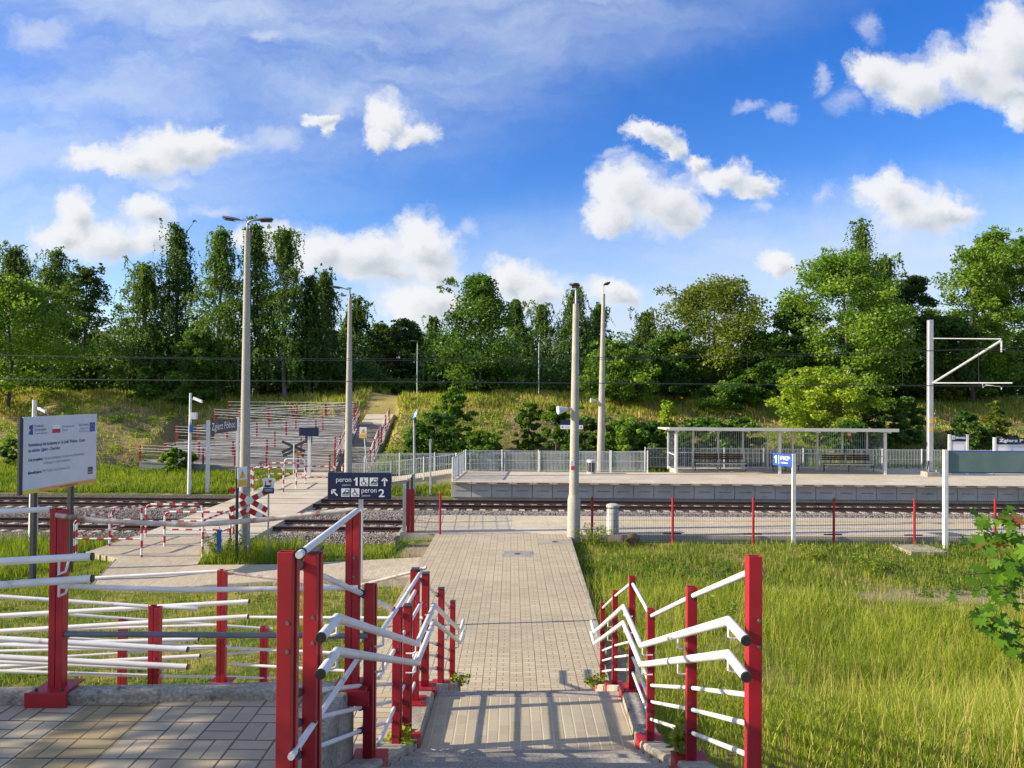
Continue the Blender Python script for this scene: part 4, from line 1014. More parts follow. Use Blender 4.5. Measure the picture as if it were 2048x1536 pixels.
l3 = thing('lamp_post', 'concrete lamp post with thicker base standing at the walkway end', 'lamp post', at(1147, 1072, 23.0), 'concrete lamp posts')
_, a, b = pole(l3, 1147, 1072, 1152, 608, 23.0, .170, .095, zbase=.4)
MB().tube([V3((a.x, 23, .4)), V3((a.x + .01, 23, at(1147, 1000, 23).z)), V3((a.x + .012, 23, at(1147, 990, 23).z))], [.205, .20, .166], 14).build('base_sleeve', 'concrete_pole', l3, smooth=40)
arm(l3, b, [b + V3((0, 0, .42))], .035)
for dy, dz, dr in ((-.05, .40, (-.1, -1, 0)), (.1, .02, (.3, 1, 0))):
    luminaire(l3, b + V3((-.02, dy, .1 + dz)), dr, .62)
def speaker(root, c, d):
    c, d = V3(c), V3(d).normalized()
    o = MB().tube([c, c + d*.10, c + d*.30, c + d*.34], [.05, .07, .13, .13], 14).build('loudspeaker', 'galv_light', root, smooth=40)
    MB().tube([c - d*.02, c - d*.12, V3((root.location.x, root.location.y, c.z))], .025, 6).build('bracket', 'galv', o)
speaker(l3, at(1136, 818, 22.9), (-1, -.3, -.12))
for (ya_, yb_, mt_) in ((922, 931, 'sign_light'), (932, 940, 'flag_red')):
    c0_, c1_ = at(1142, yb_, 22.82), at(1149, ya_, 22.82); MB().box(c0_.x, c1_.x, 22.808, 22.83, c0_.z, c1_.z).build('sticker', mt_, l3)
l4 = thing('lamp_post', 'slim concrete lamp post with single head rising behind the far platform', 'lamp post', at(1201, 938, 43.7), 'concrete lamp posts')
_, a, b = pole(l4, 1201, 938, 1207, 588, 43.7, .25, .10, zbase=.1)
arm(l4, b, [b + V3((0, 0, .5))], .035); luminaire(l4, b + V3((0, -.1, .5)), (.4, -1, .1), .7)
speaker(l4, at(1192, 801, 43.6), (-1, -.2, 0))
def thin_lamp(label, px, ytop, ybase, Y, rr=.065, dome=True):
    r_ = thing('lamp_post', label, 'lamp post', at(px, ybase, Y), 'thin steel path lamps')
    a, b = at(px, ybase + 20, Y), at(px, ytop + 5, Y)
    MB().tube([a, V3((b.x, Y, (a.z + b.z) / 2)), b], [rr, rr * .8, rr * .6], 10).build('pole', 'galv', r_, smooth=50)
    luminaire(r_, b + V3((.1, -.05, 0)), (-1, -.3, 0) if not dome else (0, -1, 0), .7)
thin_lamp('thin steel lamp with left facing head beside the dirt path', 835, 678, 822, 60, dome=False)
thin_lamp('thin steel lamp with small head on the embankment right of the path', 1078, 680, 812, 59)
# white camera masts
def cam_mast(label, px, ytop, ybase, Y, r0, r1):
    m = thing('camera_mast', label, 'mast', at(px, ybase, Y), 'white camera masts')
    a, b = at(px, ybase + 15, Y), at(px + 3, ytop, Y)
    MB().tube([a, b], [r0, r1], 8).build('pole', 'white_paint', m, smooth=30)
    c = b + V3((r1, 0, -.35)); s_ = Y / 26
    MB().tube([c, c + V3((.18*s_, -.05, .08))], .02*s_, 6).build('bracket', 'galv_light', m)
    MB().obox(c + V3((.24*s_, -.05, .0)), V3((.17, -.05, -.06))*s_, V3((0, .06, 0))*s_, V3((0, 0, .05))*s_).build('camera', 'galv_light', m, bevel=.01)
    return m
m1 = cam_mast('white camera mast rising behind the project information board', 66, 800, 1072, 26, .16, .065)
m2 = cam_mast('white camera mast with box and blue plate left of the station sign', 378, 786, 985, 38, .11, .06)
c = at(389, 832, 37.9); MB().box(c.x - .16, c.x + .14, 37.8, 38.0, c.z - .17, c.z + .17).build('box', 'galv_light', m2, bevel=.01)
c = at(384, 857, 37.9); MB().box(c.x - .08, c.x + .12, 37.75, 37.8, c.z - .2, c.z + .2).build('plate', 'sign_blue', m2)
# thin posts by the far fence
tp = thing('post', 'thin grey post with torn blue bag tied at its top', 'post', at(829, 985, 37.6))
MB().tube([at(829, 990, 37.6), at(828, 840, 37.6)], .055, 8).build('pole', 'galv', tp, smooth=40)
bg_ = MB(); q = at(829, 828, 37.5)
bg_.add([q + V3((-.10, 0, -.22)), q + V3((.05, -.05, -.20)), q + V3((.12, 0, .05)), q + V3((.14, .03, .26)), q + V3((-.02, .06, .02)), q + V3((-.14, 0, -.12)), q + V3((.02, .09, -.2))], [(0,1,4,5), (1,2,4), (2,3,4), (1,6,2), (6,0,5,4), (6,4,2)])
bg_.build('torn_bag', 'bag_blue', tp)
c = at(831, 834, 37.5); MB().box(c.x - .05, c.x + .05, 37.4, 37.5, c.z - .3, c.z).build('bracket', 'black_plastic', tp)
tp2 = thing('post', 'thin bare grey post left of the far platform end', 'post', at(861, 985, 37.8))
MB().tube([at(861, 990, 37.8), at(861, 880, 37.8)], .045, 8).build('pole', 'galv', tp2, smooth=40); MB().box(*sum(([v - .06, v + .06] for v in at(861, 881, 37.8)), [])).build('cap', 'galv_light', tp2)
# blue marker stake in the weeds
q = at(438, 1094, 21.2); mk = thing('marker_post', 'short blue plastic marker stake among the weeds', 'marker', q)
MB().obox(q + V3((0, 0, .15)), (.055, .02, 0), (0, .02, 0), (0, 0, .30)).build('stake', 'blue_plastic', mk, bevel=.008); MB().obox(q + V3((0, 0, .47)), (.07, .02, 0), (0, .03, 0), (0, 0, .02)).build('cap', 'blue_plastic', mk)

# catenary mast
Yc = 40.6; b0 = at(1860, 948, Yc)
cm = thing('catenary_mast', 'silver steel catenary mast with cantilever arm on the far platform', 'catenary mast', (b0.x, Yc, .76))
zt = at(1859, 640, Yc).z
for s in (-1, 1): MB().box(b0.x - .12, b0.x + .12, Yc + s*.10 - .02, Yc + s*.10 + .02, 1.0, zt).build('channel', 'mast_grey', cm, bevel=.01)
MB().box(b0.x - .09, b0.x + .09, Yc - .078, Yc + .078, 1.05, zt - .02).build('web', 'mast_grey', cm)
MB().box(b0.x - .34, b0.x + .34, Yc - .34, Yc + .34, .7, 1.0).build('footing', 'concrete', cm, bevel=.02)
for s in (-.22, .22): MB().tube([(b0.x + s, Yc - .22, 1.0), (b0.x + s, Yc - .22, 1.12)], .035, 8).build('bolt', 'galv', cm)
MB().tube([(b0.x - .3, Yc - .2, .8), (b0.x - .25, Yc - .15, 1.2), (b0.x - .15, Yc - .1, 1.6)], .06, 8).build('cable_duct', 'dark_steel', cm, smooth=60)
q = lambda px, py, Y=Yc: at(px, py, Y)
for zz in (q(1860, 842).z, q(1860, 858).z): MB().box(b0.x - .10, b0.x + .10, Yc - .125, Yc - .1205, zz - .11, zz + .11).build('number_plate', 'sign_yellow', cm)
tipx = q(2003, 680, 36.5).x; T_ = 36.5
MB().tube([(b0.x + .1, Yc - .1, q(1866, 677).z), (tipx, 36.5, q(2003, 678, T_).z)], .026, 8).build('tie_bar', 'mast_grey', cm, smooth=40)
MB().tube([(b0.x + .1, Yc - .1, q(1868, 766).z), (tipx, 36.5, q(2003, 681, T_).z)], .062, 10).build('strut', 'mast_grey', cm, smooth=40)
MB().tube([(b0.x + .1, Yc - .1, q(1868, 766).z), (q(2025, 766, 36).x, 36, q(2025, 766, 36).z)], .034, 8).build('steady_tube', 'mast_grey', cm, smooth=40)
ar = [tuple(q(1965, 766, 37.2)), tuple(q(1966, 775, 37.2)), tuple(q(1972, 770, 37.1)), tuple(q(1999, 773, 36.4)), tuple(q(2003, 775, 36.4)), tuple(q(2003, 779, 36.4))]
MB().tube(ar, .022, 8).build('steady_arm', 'mast_grey', cm, smooth=40)
MB().tube([(tipx, 36.5, q(2002, 683, T_).z), (tipx, 36.5, q(2001, 704, T_).z)], .04, 8).build('insulator', 'bin_grey', cm)
# overhead wires
def wires(label, Y, zc, zm):
    root = thing('overhead_wire', label, 'overhead wire', (0, Y, zc), 'overhead wires above the tracks')
    MB().tube([(-60, Y, zc), (60, Y, zc)], .011, 6).build('contact_wire', 'wire', root)
    pts = []; X = np.linspace(-60, 60, 61)
    sag = lambda x: zm + .75 * (min(abs(x - 22), abs(x + 43)) ** 0 * (((x + 10.5) / 32.5) ** 2 if -43 <= x <= 22 else ((x - 54) / 32.5) ** 2 if x > 22 else 1)) 
    for off in (0, .13): MB().tube([(x, Y + off, sag(x)) for x in X], .009, 6).build('messenger_wire', 'wire', root)
    for x in np.arange(-40, 40, 7.3): MB().tube([(x, Y, zc), (x, Y + .06, sag(x))], .007, 5).build('dropper', 'wire', root)
wires('overhead line above the nearer track', 29.15, 5.58, 6.45)
wires('overhead line above the farther track', 34.85, 5.62, 6.62)

# ------------------------------------------------------------------ red and white crossing barriers
def barrier(label, a, b, h=1.13, r=.034, mat='striped', mid=.55):
    a, b = V3(a), V3(b); root = thing('barrier', label, 'barrier', a, 'red and white barriers at the level crossing' if mat == 'striped' else None)
    u = (b - a); u.z = 0; u.normalize(); k = .17
    pts = [a - V3((0, 0, .1)), a + V3((0, 0, h - k)), a + u*k*.29 + V3((0, 0, h - k*.29)), a + u*k + V3((0, 0, h)), b - u*k + V3((0, 0, h)), b - u*k*.29 + V3((0, 0, h - k*.29)), b + V3((0, 0, h - k)), b - V3((0, 0, .1))]
    MB().tube(pts, r, 10).build('frame', mat, root, smooth=50)
    MB().tube([a + u*r + V3((0, 0, mid)), b - u*r + V3((0, 0, mid))], r * .8, 8).build('crossbar', mat, root, smooth=50)
def gpt(px, py, Y): p = at(px, py, Y); return V3((p.x, Y, 0))
def zz_(x, y): return float(np.interp(y, [19, 22.5, 25, 26.5], [.145, .11, .05, .0])) if y < 27 else .05
def B(label, x0, y0, x1, y1, **kw): barrier(label, (x0, y0, zz_(x0, y0)), (x1, y1, zz_(x1, y1)), **kw)
B('striped barrier across the path closest to the nearer track, below the sagging rail', -12.9, 26.2, -10.9, 26.2)
B('striped barrier in the middle of the near maze, ending at the red cross', -11.35, 24.3, -9.2, 24.3)
B('striped barrier at the near entrance, in front of the information board posts', -13.25, 22.5, -11.2, 22.5)
B('striped barrier on the right path edge seen obliquely behind the blue stake', -9.35, 22.5, -9.35, 25.0)
B('striped barrier on the left path edge, nearer of the two oblique ones', -13.3, 22.7, -13.15, 24.3)
B('striped barrier on the left path edge, farther oblique one toward the track', -13.15, 24.4, -13.0, 26.1)
B('far striped barrier just past the farther track, beside the tall lamp post', -13.2, 37.9, -11.65, 37.9, h=1.2)
B('far striped barrier standing second beyond the track, under the dark cross', -13.3, 40.7, -11.3, 40.7, h=1.15)
B('far striped barrier on the right half of the far path', -11.4, 39.3, -9.3, 39.3)
B('far striped barrier running away along the left side of the far path', -13.4, 38.2, -13.4, 41)
B('far striped barrier at the right path edge by the lamp post', -9.2, 40.3, -9.2, 42.2)
B('plain grey barrier farthest along the far path', -13.3, 43.4, -12.1, 43.4, mat='galv_light', r=.03)

# ------------------------------------------------------------------ mesh fences
def mesh_fence(name, label, pts, h, z0, mat_p, mat_w, cat='fence', sp=2.5, pr=.04, vs=.06, hs=.22, wr=.0035, group=None, ovr=.06, posts_at=None, round_post=True):
    a0 = V3(pts[0]); root = thing(name, label, cat, (a0.x, a0.y, z0), group)
    wv = MB(); 
    for p, q in zip(pts[:-1], pts[1:]):
        p, q = V3(p), V3(q); L = (q - p).length; u = (q - p) / L; n = max(1, round(L / sp)); zA, zB = z0 + p.z, z0 + q.z
        sd = V3((-u.y, u.x, 0))
        for k in range(n + 1):
            c = p + u * L * k / n; zb = zA + (zB - zA) * k / n
            m = MB()
            if round_post: m.tube([(c.x, c.y, zb - .1), (c.x, c.y, zb + h + ovr)], pr, 10)
            else: m.box(c.x - pr, c.x + pr, c.y - pr, c.y + pr, zb - .1, zb + h + ovr)
            m.build('post', mat_p, root, smooth=40 if round_post else 0)
        for k in range(n):
            w_ = MB(); s0, s1 = L * k / n + pr, L * (k + 1) / n - pr
            def pt(s, zz): c = p + u * s; return V3((c.x, c.y, zA + (zB - zA) * s / L + zz))
            for zz in list(np.arange(.08, h, hs)) + [h]:
                a, b = pt(s0, zz), pt(s1, zz); w_.obox((a + b) / 2, (b - a) / 2, sd * wr, (0, 0, wr))
            for s in np.arange(s0 + vs, s1, vs):
                a, b = pt(s, .04), pt(s, h + .02); w_.obox((a + b) / 2, u * wr, sd * wr * 1.02, (b - a) / 2)
            w_.build('mesh_panel', mat_w, root)
    return root
P0 = at(1184, 1083, 23.0); XX = [P0.x + 2.5 * i for i in range(0, 9)]
mesh_fence('mesh_fence', 'red post wire mesh fence along the near platform edge', [(XX[0], 23.0, 0), (XX[-1], 23.0, 0)], 1.36, .56, 'red_paint', 'dark_steel', sp=2.5, vs=.055, hs=.20, wr=.0032)
for x in XX[1:-1]: MB().box(x - .28, x + .28, 23.05, 23.08, .82, .86).build('dark_bar', 'dark_steel', bpy.data.objects['mesh_fence'])  # short dark bar low behind each inner fence post
pg = at(880, 1078, 23.2)
gf = mesh_fence('mesh_fence', 'short red mesh panel left of the walkway end', [(at(826, 1070, 23.6).x, 23.7, 0), (pg.x, 23.2, 0)], 1.36, .62, 'red_paint', 'dark_steel', sp=1.0, pr=.032, vs=.055, hs=.2, wr=.0032)
sf = mesh_fence('mesh_fence', 'mesh fence with twin red posts closing the near platform end', [(-3.42, 23.75, .1), (-3.55, 26.8, .1)], 1.45, .62, 'galv', 'dark_steel', sp=1.55, pr=.05, vs=.05, hs=.2, wr=.004, round_post=False)
c = at(820, 1070, 23.6)
m = MB(); box_tube(m, c.x - .06, 23.62, .3, 2.08, .05, .06); box_tube(m, c.x + .06, 23.60, .3, 2.10, .05, .06); m.build('gate_post', 'red_paint', sf, bevel=.004)
MB().box(-3.68, -3.51, 23.6, 26.6, -.2, .60).build('plinth', 'concrete', sf, bevel=.01)
# grey fences beyond the far platform
mesh_fence('mesh_fence', 'grey mesh fence behind the far platform left of the shelter', [(FX0 + .4, 41.35, 0), (7.6, 41.35, 0)], 1.15, .76, 'galv_light', 'galv_light', vs=.075, hs=.55, wr=.010, sp=2.0)
mesh_fence('mesh_fence', 'grey sloping fence panel at the left end of the far platform', [(FX0 + .02, 36.9, 0), (FX0 + .3, 41.2, 0)], 1.1, .76, 'galv_light', 'galv_light', vs=.11, hs=1.0, wr=.016, sp=2.2)
mesh_fence('mesh_fence', 'long grey mesh fence behind the shelter and info boards', [(8.0, 44.3, 0), (34, 44.3, 0)], 1.2, .70, 'galv_light', 'galv_light', vs=.09, hs=.55, wr=.009, sp=2.4)
mesh_fence('mesh_fence', 'grey mesh fence along the sloping access path to the far platform', [(-9.0, 40.15, 0), (-6.5, 40.15, .15), (FX0 - .05, 40.15, .6)], 1.1, .12, 'galv_light', 'galv_light', vs=.12, hs=.5, wr=.010, sp=2.0)
mesh_fence('mesh_fence', 'grey mesh fence at the foot of the bank right of the far stairs', [(-8.8, 44.4, 0), (8, 44.4, .3)], 1.25, .15, 'galv_light', 'galv_light', vs=.085, hs=.55, wr=.010, sp=2.2)

# ------------------------------------------------------------------ far ramp: terraces with retaining walls and railings
FXL, FXR = -23.3, -11.4
lev = [.1, .62, 1.14, 1.66, 2.2, 2.75, 3.3]
NAMES = ['lowest front', 'second lowest', 'third', 'fourth', 'fifth', 'topmost']
for i in range(6):
    y0 = 46.4 + 1.42 * i; y1 = y0 + 1.40
    xl = [FXL, FXL + .9, FXL + 1.0, FXL + 1.8, FXL + 2.4, FXL + 3.6][i] ; 
    za, zb = (lev[i], lev[i + 1]) if i % 2 else (lev[i + 1], lev[i])
    w_ = thing('retaining_wall', f'grey concrete ramp run, the {NAMES[i]} of six in the far switchback', 'concrete ramp', (xl, y0, 0), 'runs of the far switchback ramp')
    MB().extr([(xl, y0, -.3), (FXR, y0, -.3), (FXR, y0, zb), (xl, y0, za)], (0, 1.40, 0)).build('wall', 'concrete_wall', w_)
    MB().extr([(xl, y0 - .03, za - .02), (FXR, y0 - .03, zb - .02), (FXR, y0 - .03, zb + .08), (xl, y0 - .03, za + .08)], (0, .18, 0)).build('kerb', 'concrete', w_)
    rr = thing('ramp_railing', f'red and white railing on the {NAMES[i]} run of the far ramp', 'railing', (xl, y0, za), 'railings of the far ramp')
    n = int((FXR - xl) / 1.9)
    ptz = lambda t: V3((xl + (FXR - xl) * t, y0 + .06, za + (zb - za) * t))
    for k in range(n + 1):
        c = ptz(k / n); MB().box(c.x - .045, c.x + .045, c.y - .04, c.y + .04, c.z, c.z + 1.12).build('post', 'red_paint', rr)
    for hgt, r_ in ((.2, .012), (.5, .012), (.72, .018), (.88, .018), (1.08, .014)):
        MB().tube([ptz(0) + V3((-.05, -.06 if hgt > .5 else 0, hgt)), ptz(1) + V3((.05, -.06 if hgt > .5 else 0, hgt))], r_, 6).build('rail', 'white_paint', rr)
    if i in (1, 3):      # side rails closing the left ends
        MB().tube([ptz(0) + V3((0, 0, .9)), ptz(0) + V3((0, 1.3, .95))], .025, 6).build('rail', 'white_paint', rr)
rr = thing('ramp_railing', 'long red and white railing along the top edge of the far ramp', 'railing', (-21.5, 55.4, 3.2), 'railings of the far ramp')
for x in (-21.2, -16.5, -13.9, -11.7): MB().box(x - .05, x + .05, 55.4, 55.48, 2.9, 4.35).build('post', 'red_paint', rr)
for z in (3.5, 3.8, 4.05, 4.3): MB().tube([(-21.2, 55.4, z), (-11.65, 55.4, z)], .016, 6).build('rail', 'white_paint', rr)
for sx, lab in ((FARX0 - .12, 'red and white railing on the left side of the far stairs'), (FARX1 + .12, 'red and white railing on the right side of the far stairs')):
    r_ = thing('stair_railing', lab, 'railing', (sx, 47.3, .3), 'railings of the far stairs')
    S_ = [(47.3, .28), (50.2, 1.52), (51.4, 1.62), (FTOPY, FTOPZ + .1)]
    for y, z in [(47.3, .28), (48.7, .88), (50.2, 1.52), (51.4, 1.62), (53.0, 2.32), (FTOPY - .1, FTOPZ + .05)]: MB().box(sx - .045, sx + .045, y - .045, y + .045, z, z + 1.15).build('post', 'red_paint', r_)
    for hgt in (.25, .5, .72, .9, 1.1):
        MB().tube([(sx + (.09 if .6 < hgt < 1 else 0) * (1 if sx < -10 else -1), y, z + hgt) for y, z in S_], .018, 6).build('rail', 'white_paint', r_)

# ------------------------------------------------------------------ platform furniture
ZP = .757
sh = thing('shelter', 'long glass and white steel waiting shelter on the far platform', 'shelter', (at(1350, 948, 41).x, 41.2, ZP))
xa, xb = at(1352, 950, 41.2).x, at(1770, 950, 41.2).x; yF, yB = 41.2, 43.3; zr = at(1558, 862, 41.2).z
for x in (xa, (xa + xb) / 2 - .05, xb): MB().box(x - .07, x + .07, yF - .07, yF + .07, ZP, zr).build('column', 'white_paint', sh, bevel=.01)
nb = 9
for k in range(nb):
    x = xa + (xb - xa) * k / (nb - 1); MB().box(x - .045, x + .045, yB - .045, yB + .045, ZP, zr - .05).build('column', 'white_paint', sh)
MB().extr([(xa - .55, yF - .75, zr + .02), (xa - .55, yB + .35, zr - .03), (xa - .55, yB + .35, zr + .05), (xa - .55, yF - .75, zr + .20)], (xb - xa + .95, 0, 0)).build('roof', 'roof_grey', sh, bevel=.012)
for k in range(7):
    x = xa + (xb - xa) * k / 6; MB().box(x - .04, x + .04, yF - .6, yB + .2, zr - .06, zr + .02).build('rafter', 'white_paint', sh)
for zz in (ZP + .12, ZP + .95): MB().box(xa, xb, yB - .02, yB + .02, zz, zz + .05).build('crossbar', 'white_paint', sh)
gb = MB(); gl = MB()
for k in range(nb - 1):
    x0, x1 = xa + (xb - xa) * k / (nb - 1) + .05, xa + (xb - xa) * (k + 1) / (nb - 1) - .05
    MB().box(x0, x1, yB + .05, yB + .058, ZP + .2, zr - .12).build('glass_pane', 'shelter_glass', sh)
    for x in np.arange(x0 + .05, x1, .125): gb.box(x - .012, x + .012, yB + .059, yB + .062, ZP + .2, zr - .12)
gb.build('glass_stripes', 'sign_light', sh)
for x in (xa, xb):
    e = MB().box(x - .004, x + .004, yF + .08, yB - .06, ZP + .2, zr - .12).build('glass_pane', 'shelter_glass', sh)
    g_ = MB()
    for y in np.arange(yF + .15, yB - .1, .125): g_.box(x + .005, x + .008, y - .012, y + .012, ZP + .2, zr - .12)
    g_.build('glass_stripes', 'sign_light', sh); MB().box(x - .02, x + .02, yF, yB, ZP + .95, ZP + 1.0).build('crossbar', 'white_paint', sh); MB().box(x - .02, x + .02, yF, yB, ZP + .12, ZP + .17).build('crossbar', 'white_paint', sh)
q = at(1697, 866, 43.1); nsg = MB().box(q.x - .1, q.x + .1, 43.0, 43.02, q.z - .32, q.z + .02).build('notice', 'flag_red', sh); MB().box(q.x - .09, q.x + .09, 42.992, 42.999, q.z - .15, q.z + .01).build('symbol', 'sign_white', nsg)
def bench(label, x0, x1, y):
    b = thing('bench', label, 'bench', ((x0 + x1) / 2, y, ZP), 'benches in the shelter'); xm = (x0 + x1) / 2
    for s0, s1 in ((x0 + .03, xm - .03), (xm + .03, x1 - .03)):
        mb = MB()
        for zz in (.62, .73, .84): mb.box(s0, s1, y + .26, y + .295, ZP + zz, ZP + zz + .085)
        mb.build('backrest', 'wood_brown', b, bevel=.006)
        mb = MB()
        for k in range(4): mb.box(s0, s1, y - .22 + .11*k, y - .13 + .11*k, ZP + .43, ZP + .46)
        mb.build('seat', 'wood_brown', b, bevel=.006)
    MB().box(x0, x1, y - .24, y - .225, ZP + .38, ZP + .45).build('rail', 'galv_light', b)
    for x in (x0, xm, x1):
        MB().tube([(x, y - .22, ZP + .60), (x, y - .2, ZP + .62), (x, y + .1, ZP + .62)], .02, 6).build('armrest', 'galv_light', b)
        MB().box(x - .02, x + .02, y + .22, y + .26, ZP, ZP + .95).build('leg', 'galv_light', b); MB().box(x - .02, x + .02, y - .2, y - .16, ZP, ZP + .43).build('leg', 'dark_steel', b)
for l_, p0, p1 in (('brown slatted bench at the left end of the shelter', 1390, 1491), ('brown slatted bench mostly hidden behind the number 1 sign', 1545, 1596), ('brown slatted bench at the right end of the shelter', 1647, 1746)):
    bench(l_, at(p0, 930, 42.6).x, at(p1, 930, 42.6).x, 42.7)
def kiosk(label, px0, px1, ptop, letters, Y=41.4, cases=1):
    k = thing('info_case', label, 'notice board', (at(px0, 945, Y).x, Y, ZP), 'notice boards on the far platform')
    x0, x1 = at(px0, 900, Y).x, at(px1, 900, Y).x; zt = at(px0, ptop, Y).z; zk = at(px0, ptop + 12, Y).z
    for x in (x0 + .06, x1 - .06): MB().box(x - .07, x + .07, Y - .06, Y + .06, ZP, zt).build('post', 'white_paint', k, bevel=.008)
    hd = MB().box(x0 + .135, x1 - .135, Y - .05, Y + .05, zk, zt - .01).build('header', 'navy', k)
    MB().box(x0 + .135, x1 - .135, Y - .04, Y + .04, ZP + .7, zk - .05).build('case', 'galv_light', k)
    n = cases; w_ = (x1 - x0 - .34) / n
    for i in range(n):
        a = x0 + .17 + w_ * i; MB().box(a + .05, a + w_ - .05, Y - .046, Y - .0405, ZP + .8, zk - .22).build('poster', 'sign_white', k)
        MB().box(a + .12, a + w_ - .3, Y - .051, Y - .0465, zk - .62, zk - .55).build('poster_mark', 'sign_yellow', k)
    f = Face((x0 + .135, Y - .05, zk), (1, 0, 0), (0, 0, 1), k, .006); h_ = zt - zk
    return f, h_, x1 - x0 - .27
f, h_, w_ = kiosk('narrow white notice case with Informacja header', 1897, 1936, 869, 'i')
f.polys([rect(w_*.05, h_*.16, w_*.24, h_*.84)], 'sign_white', 'pictogram'); f.text('i', w_*.12, h_*.28, h_*.6, 'navy', k=2, bold=.01); f.text('Informacja', w_*.28, h_*.34, h_*.55, 'sign_white', width=w_*.68, bold=.006)
f, h_, w_ = kiosk('wide white timetable case with station name header at far right', 1987, 2090, 875, 'z', cases=3)
f.text('Zgierz Północ', w_*.05, h_*.3, h_*.7, 'sign_white', width=w_*.86, bold=.01)
# far name sign beside the lamp post
Y_ = 41.7; x0, x1 = at(1121, 858, Y_).x, at(1166, 858, Y_).x; z0, z1, zm = at(1121, 858, Y_).z, at(1121, 840, Y_).z, at(1121, 850, Y_).z
k = thing('direction_sign', 'navy and white two way arrow sign behind the walkway lamp post', 'sign', (x0, Y_, ZP))
MB().box(x0, x1, Y_, Y_ + .05, zm, z1).build('header', 'navy', k); MB().box(x0, x1, Y_, Y_ + .05, z0, zm - .002).build('plate', 'sign_white', k); MB().box((x0+x1)/2 - .05, (x0+x1)/2 + .05, Y_ + .06, Y_ + .14, ZP, z1).build('post', 'galv_light', k)
f = Face((x0, Y_, z0), (1, 0, 0), (0, 0, 1), k, .006); w_ = x1 - x0; h_ = zm - z0
arrow(f, w_*.10, h_*.5, h_*.6, R(90), 'sign_text'); arrow(f, w_*.90, h_*.5, h_*.6, R(-90), 'sign_text'); f.text('Kutno', w_*.22, h_*.3, h_*.5, 'sign_greytext', width=w_*.2); f.text('Łódź', w_*.62, h_*.3, h_*.5, 'sign_greytext', width=w_*.16)
# bins
b0 = at(1182, 944, 40.6); lb = thing('litter_bin', 'round litter bin with dark liner on the far platform', 'bin', (b0.x, 40.6, ZP))
MB().lathe((b0.x, 40.6, ZP), [(.20, 0), (.22, .06), (.22, .1)], 16).build('base', 'galv_light', lb, smooth=40); MB().lathe((b0.x, 40.6, ZP), [(.19, .1), (.21, .4), (.2, .62)], 16).build('liner', 'bin_dark', lb, smooth=40); MB().lathe((b0.x, 40.6, ZP), [(.235, .62), (.24, .74), (.235, .75)], 16).build('rim', 'galv_light', lb, smooth=40)
for a_ in range(0, 360, 45): MB().tube([(b0.x + .23*math.cos(R(a_)), 40.6 + .23*math.sin(R(a_)), ZP + .02), (b0.x + .235*math.cos(R(a_)), 40.6 + .235*math.sin(R(a_)), ZP + .7)], .008, 5).build('rib', 'galv_light', lb)
b0 = at(1226, 1076, 23.5); zb = .70
cb = thing('litter_bin', 'tall pale grey concrete litter bin with lid behind the red fence', 'bin', (b0.x, 23.6, zb))
MB().lathe((b0.x, 23.6, zb), [(.19, 0), (.20, .05), (.195, .4), (.19, .80), (.17, .81)], 20).build('body', 'bin_grey', cb, smooth=40)
ld = MB().lathe((b0.x, 23.6, zb), [(.205, .86), (.21, .89), (.20, .94), (.12, .97), (.04, .98)], 20).build('lid', 'bin_grey', cb, smooth=40)
for a_ in (30, 150, 270): MB().box(b0.x + .15*math.cos(R(a_)) - .02, b0.x + .15*math.cos(R(a_)) + .02, 23.6 + .15*math.sin(R(a_)) - .02, 23.6 + .15*math.sin(R(a_)) + .02, zb + .80, zb + .87).build('lid_support', 'galv', cb)
# log by the fence
b0 = at(1262, 1082, 22.5); lg = MB(); c = V3((b0.x, 22.5, .70))
prof_ = []
for k in range(14):
    a_ = 2*math.pi*k/14; rr_ = .19*(1 + .16*math.sin(3*a_ + .5) + .08*math.sin(5*a_)); prof_.append((rr_*math.cos(a_), rr_*math.sin(a_)))
lg.extr([c + V3((x*.95, -.22 - .03*y, y)) for x, y in prof_], (.12, .5, .03))
lo = lg.build('log', 'log_bark', bevel=.02); tag(lo, 'rough brown cut log lying against the red fence by the bin', 'log')
# manhole covers and slabs
for nm, (px, py, Y, wx, wy), lab in (('manhole_cover', (1035, 1087, 20.2, .42, .40), 'square pale manhole cover set in the walkway'), ('manhole_cover', (1110, 1064, 22.0, .5, .35), 'faint rectangular cover at the walkway end by the lamp post')):
    p = at(px, py, Y); z = float(np.interp(Y, [11, 23.4], [.95, .735]))
    r_ = thing(nm, lab, 'manhole cover', (p.x, Y, z), 'manhole covers')
    MB().box(p.x - wx, p.x + wx, Y - wy, Y + wy, z - .05, z + .006).build('frame', 'concrete_kerb', r_); MB().box(p.x - wx*.86, p.x + wx*.86, Y - wy*.86, Y + wy*.86, z - .05, z + .010).build('lid', 'concrete', r_)
    MB().tube([(p.x, Y, z + .009), (p.x, Y, z + .012)], .09, 12).build('plug', 'dark_steel', r_)
p = at(1836, 1093, 22.5); tag(MB().box(p.x - .65, p.x + .45, 21.7, 22.75, .2, .62).build('concrete_slab', 'concrete_kerb', bevel=.015), 'small concrete slab under a red fence post near the sign', 'slab')

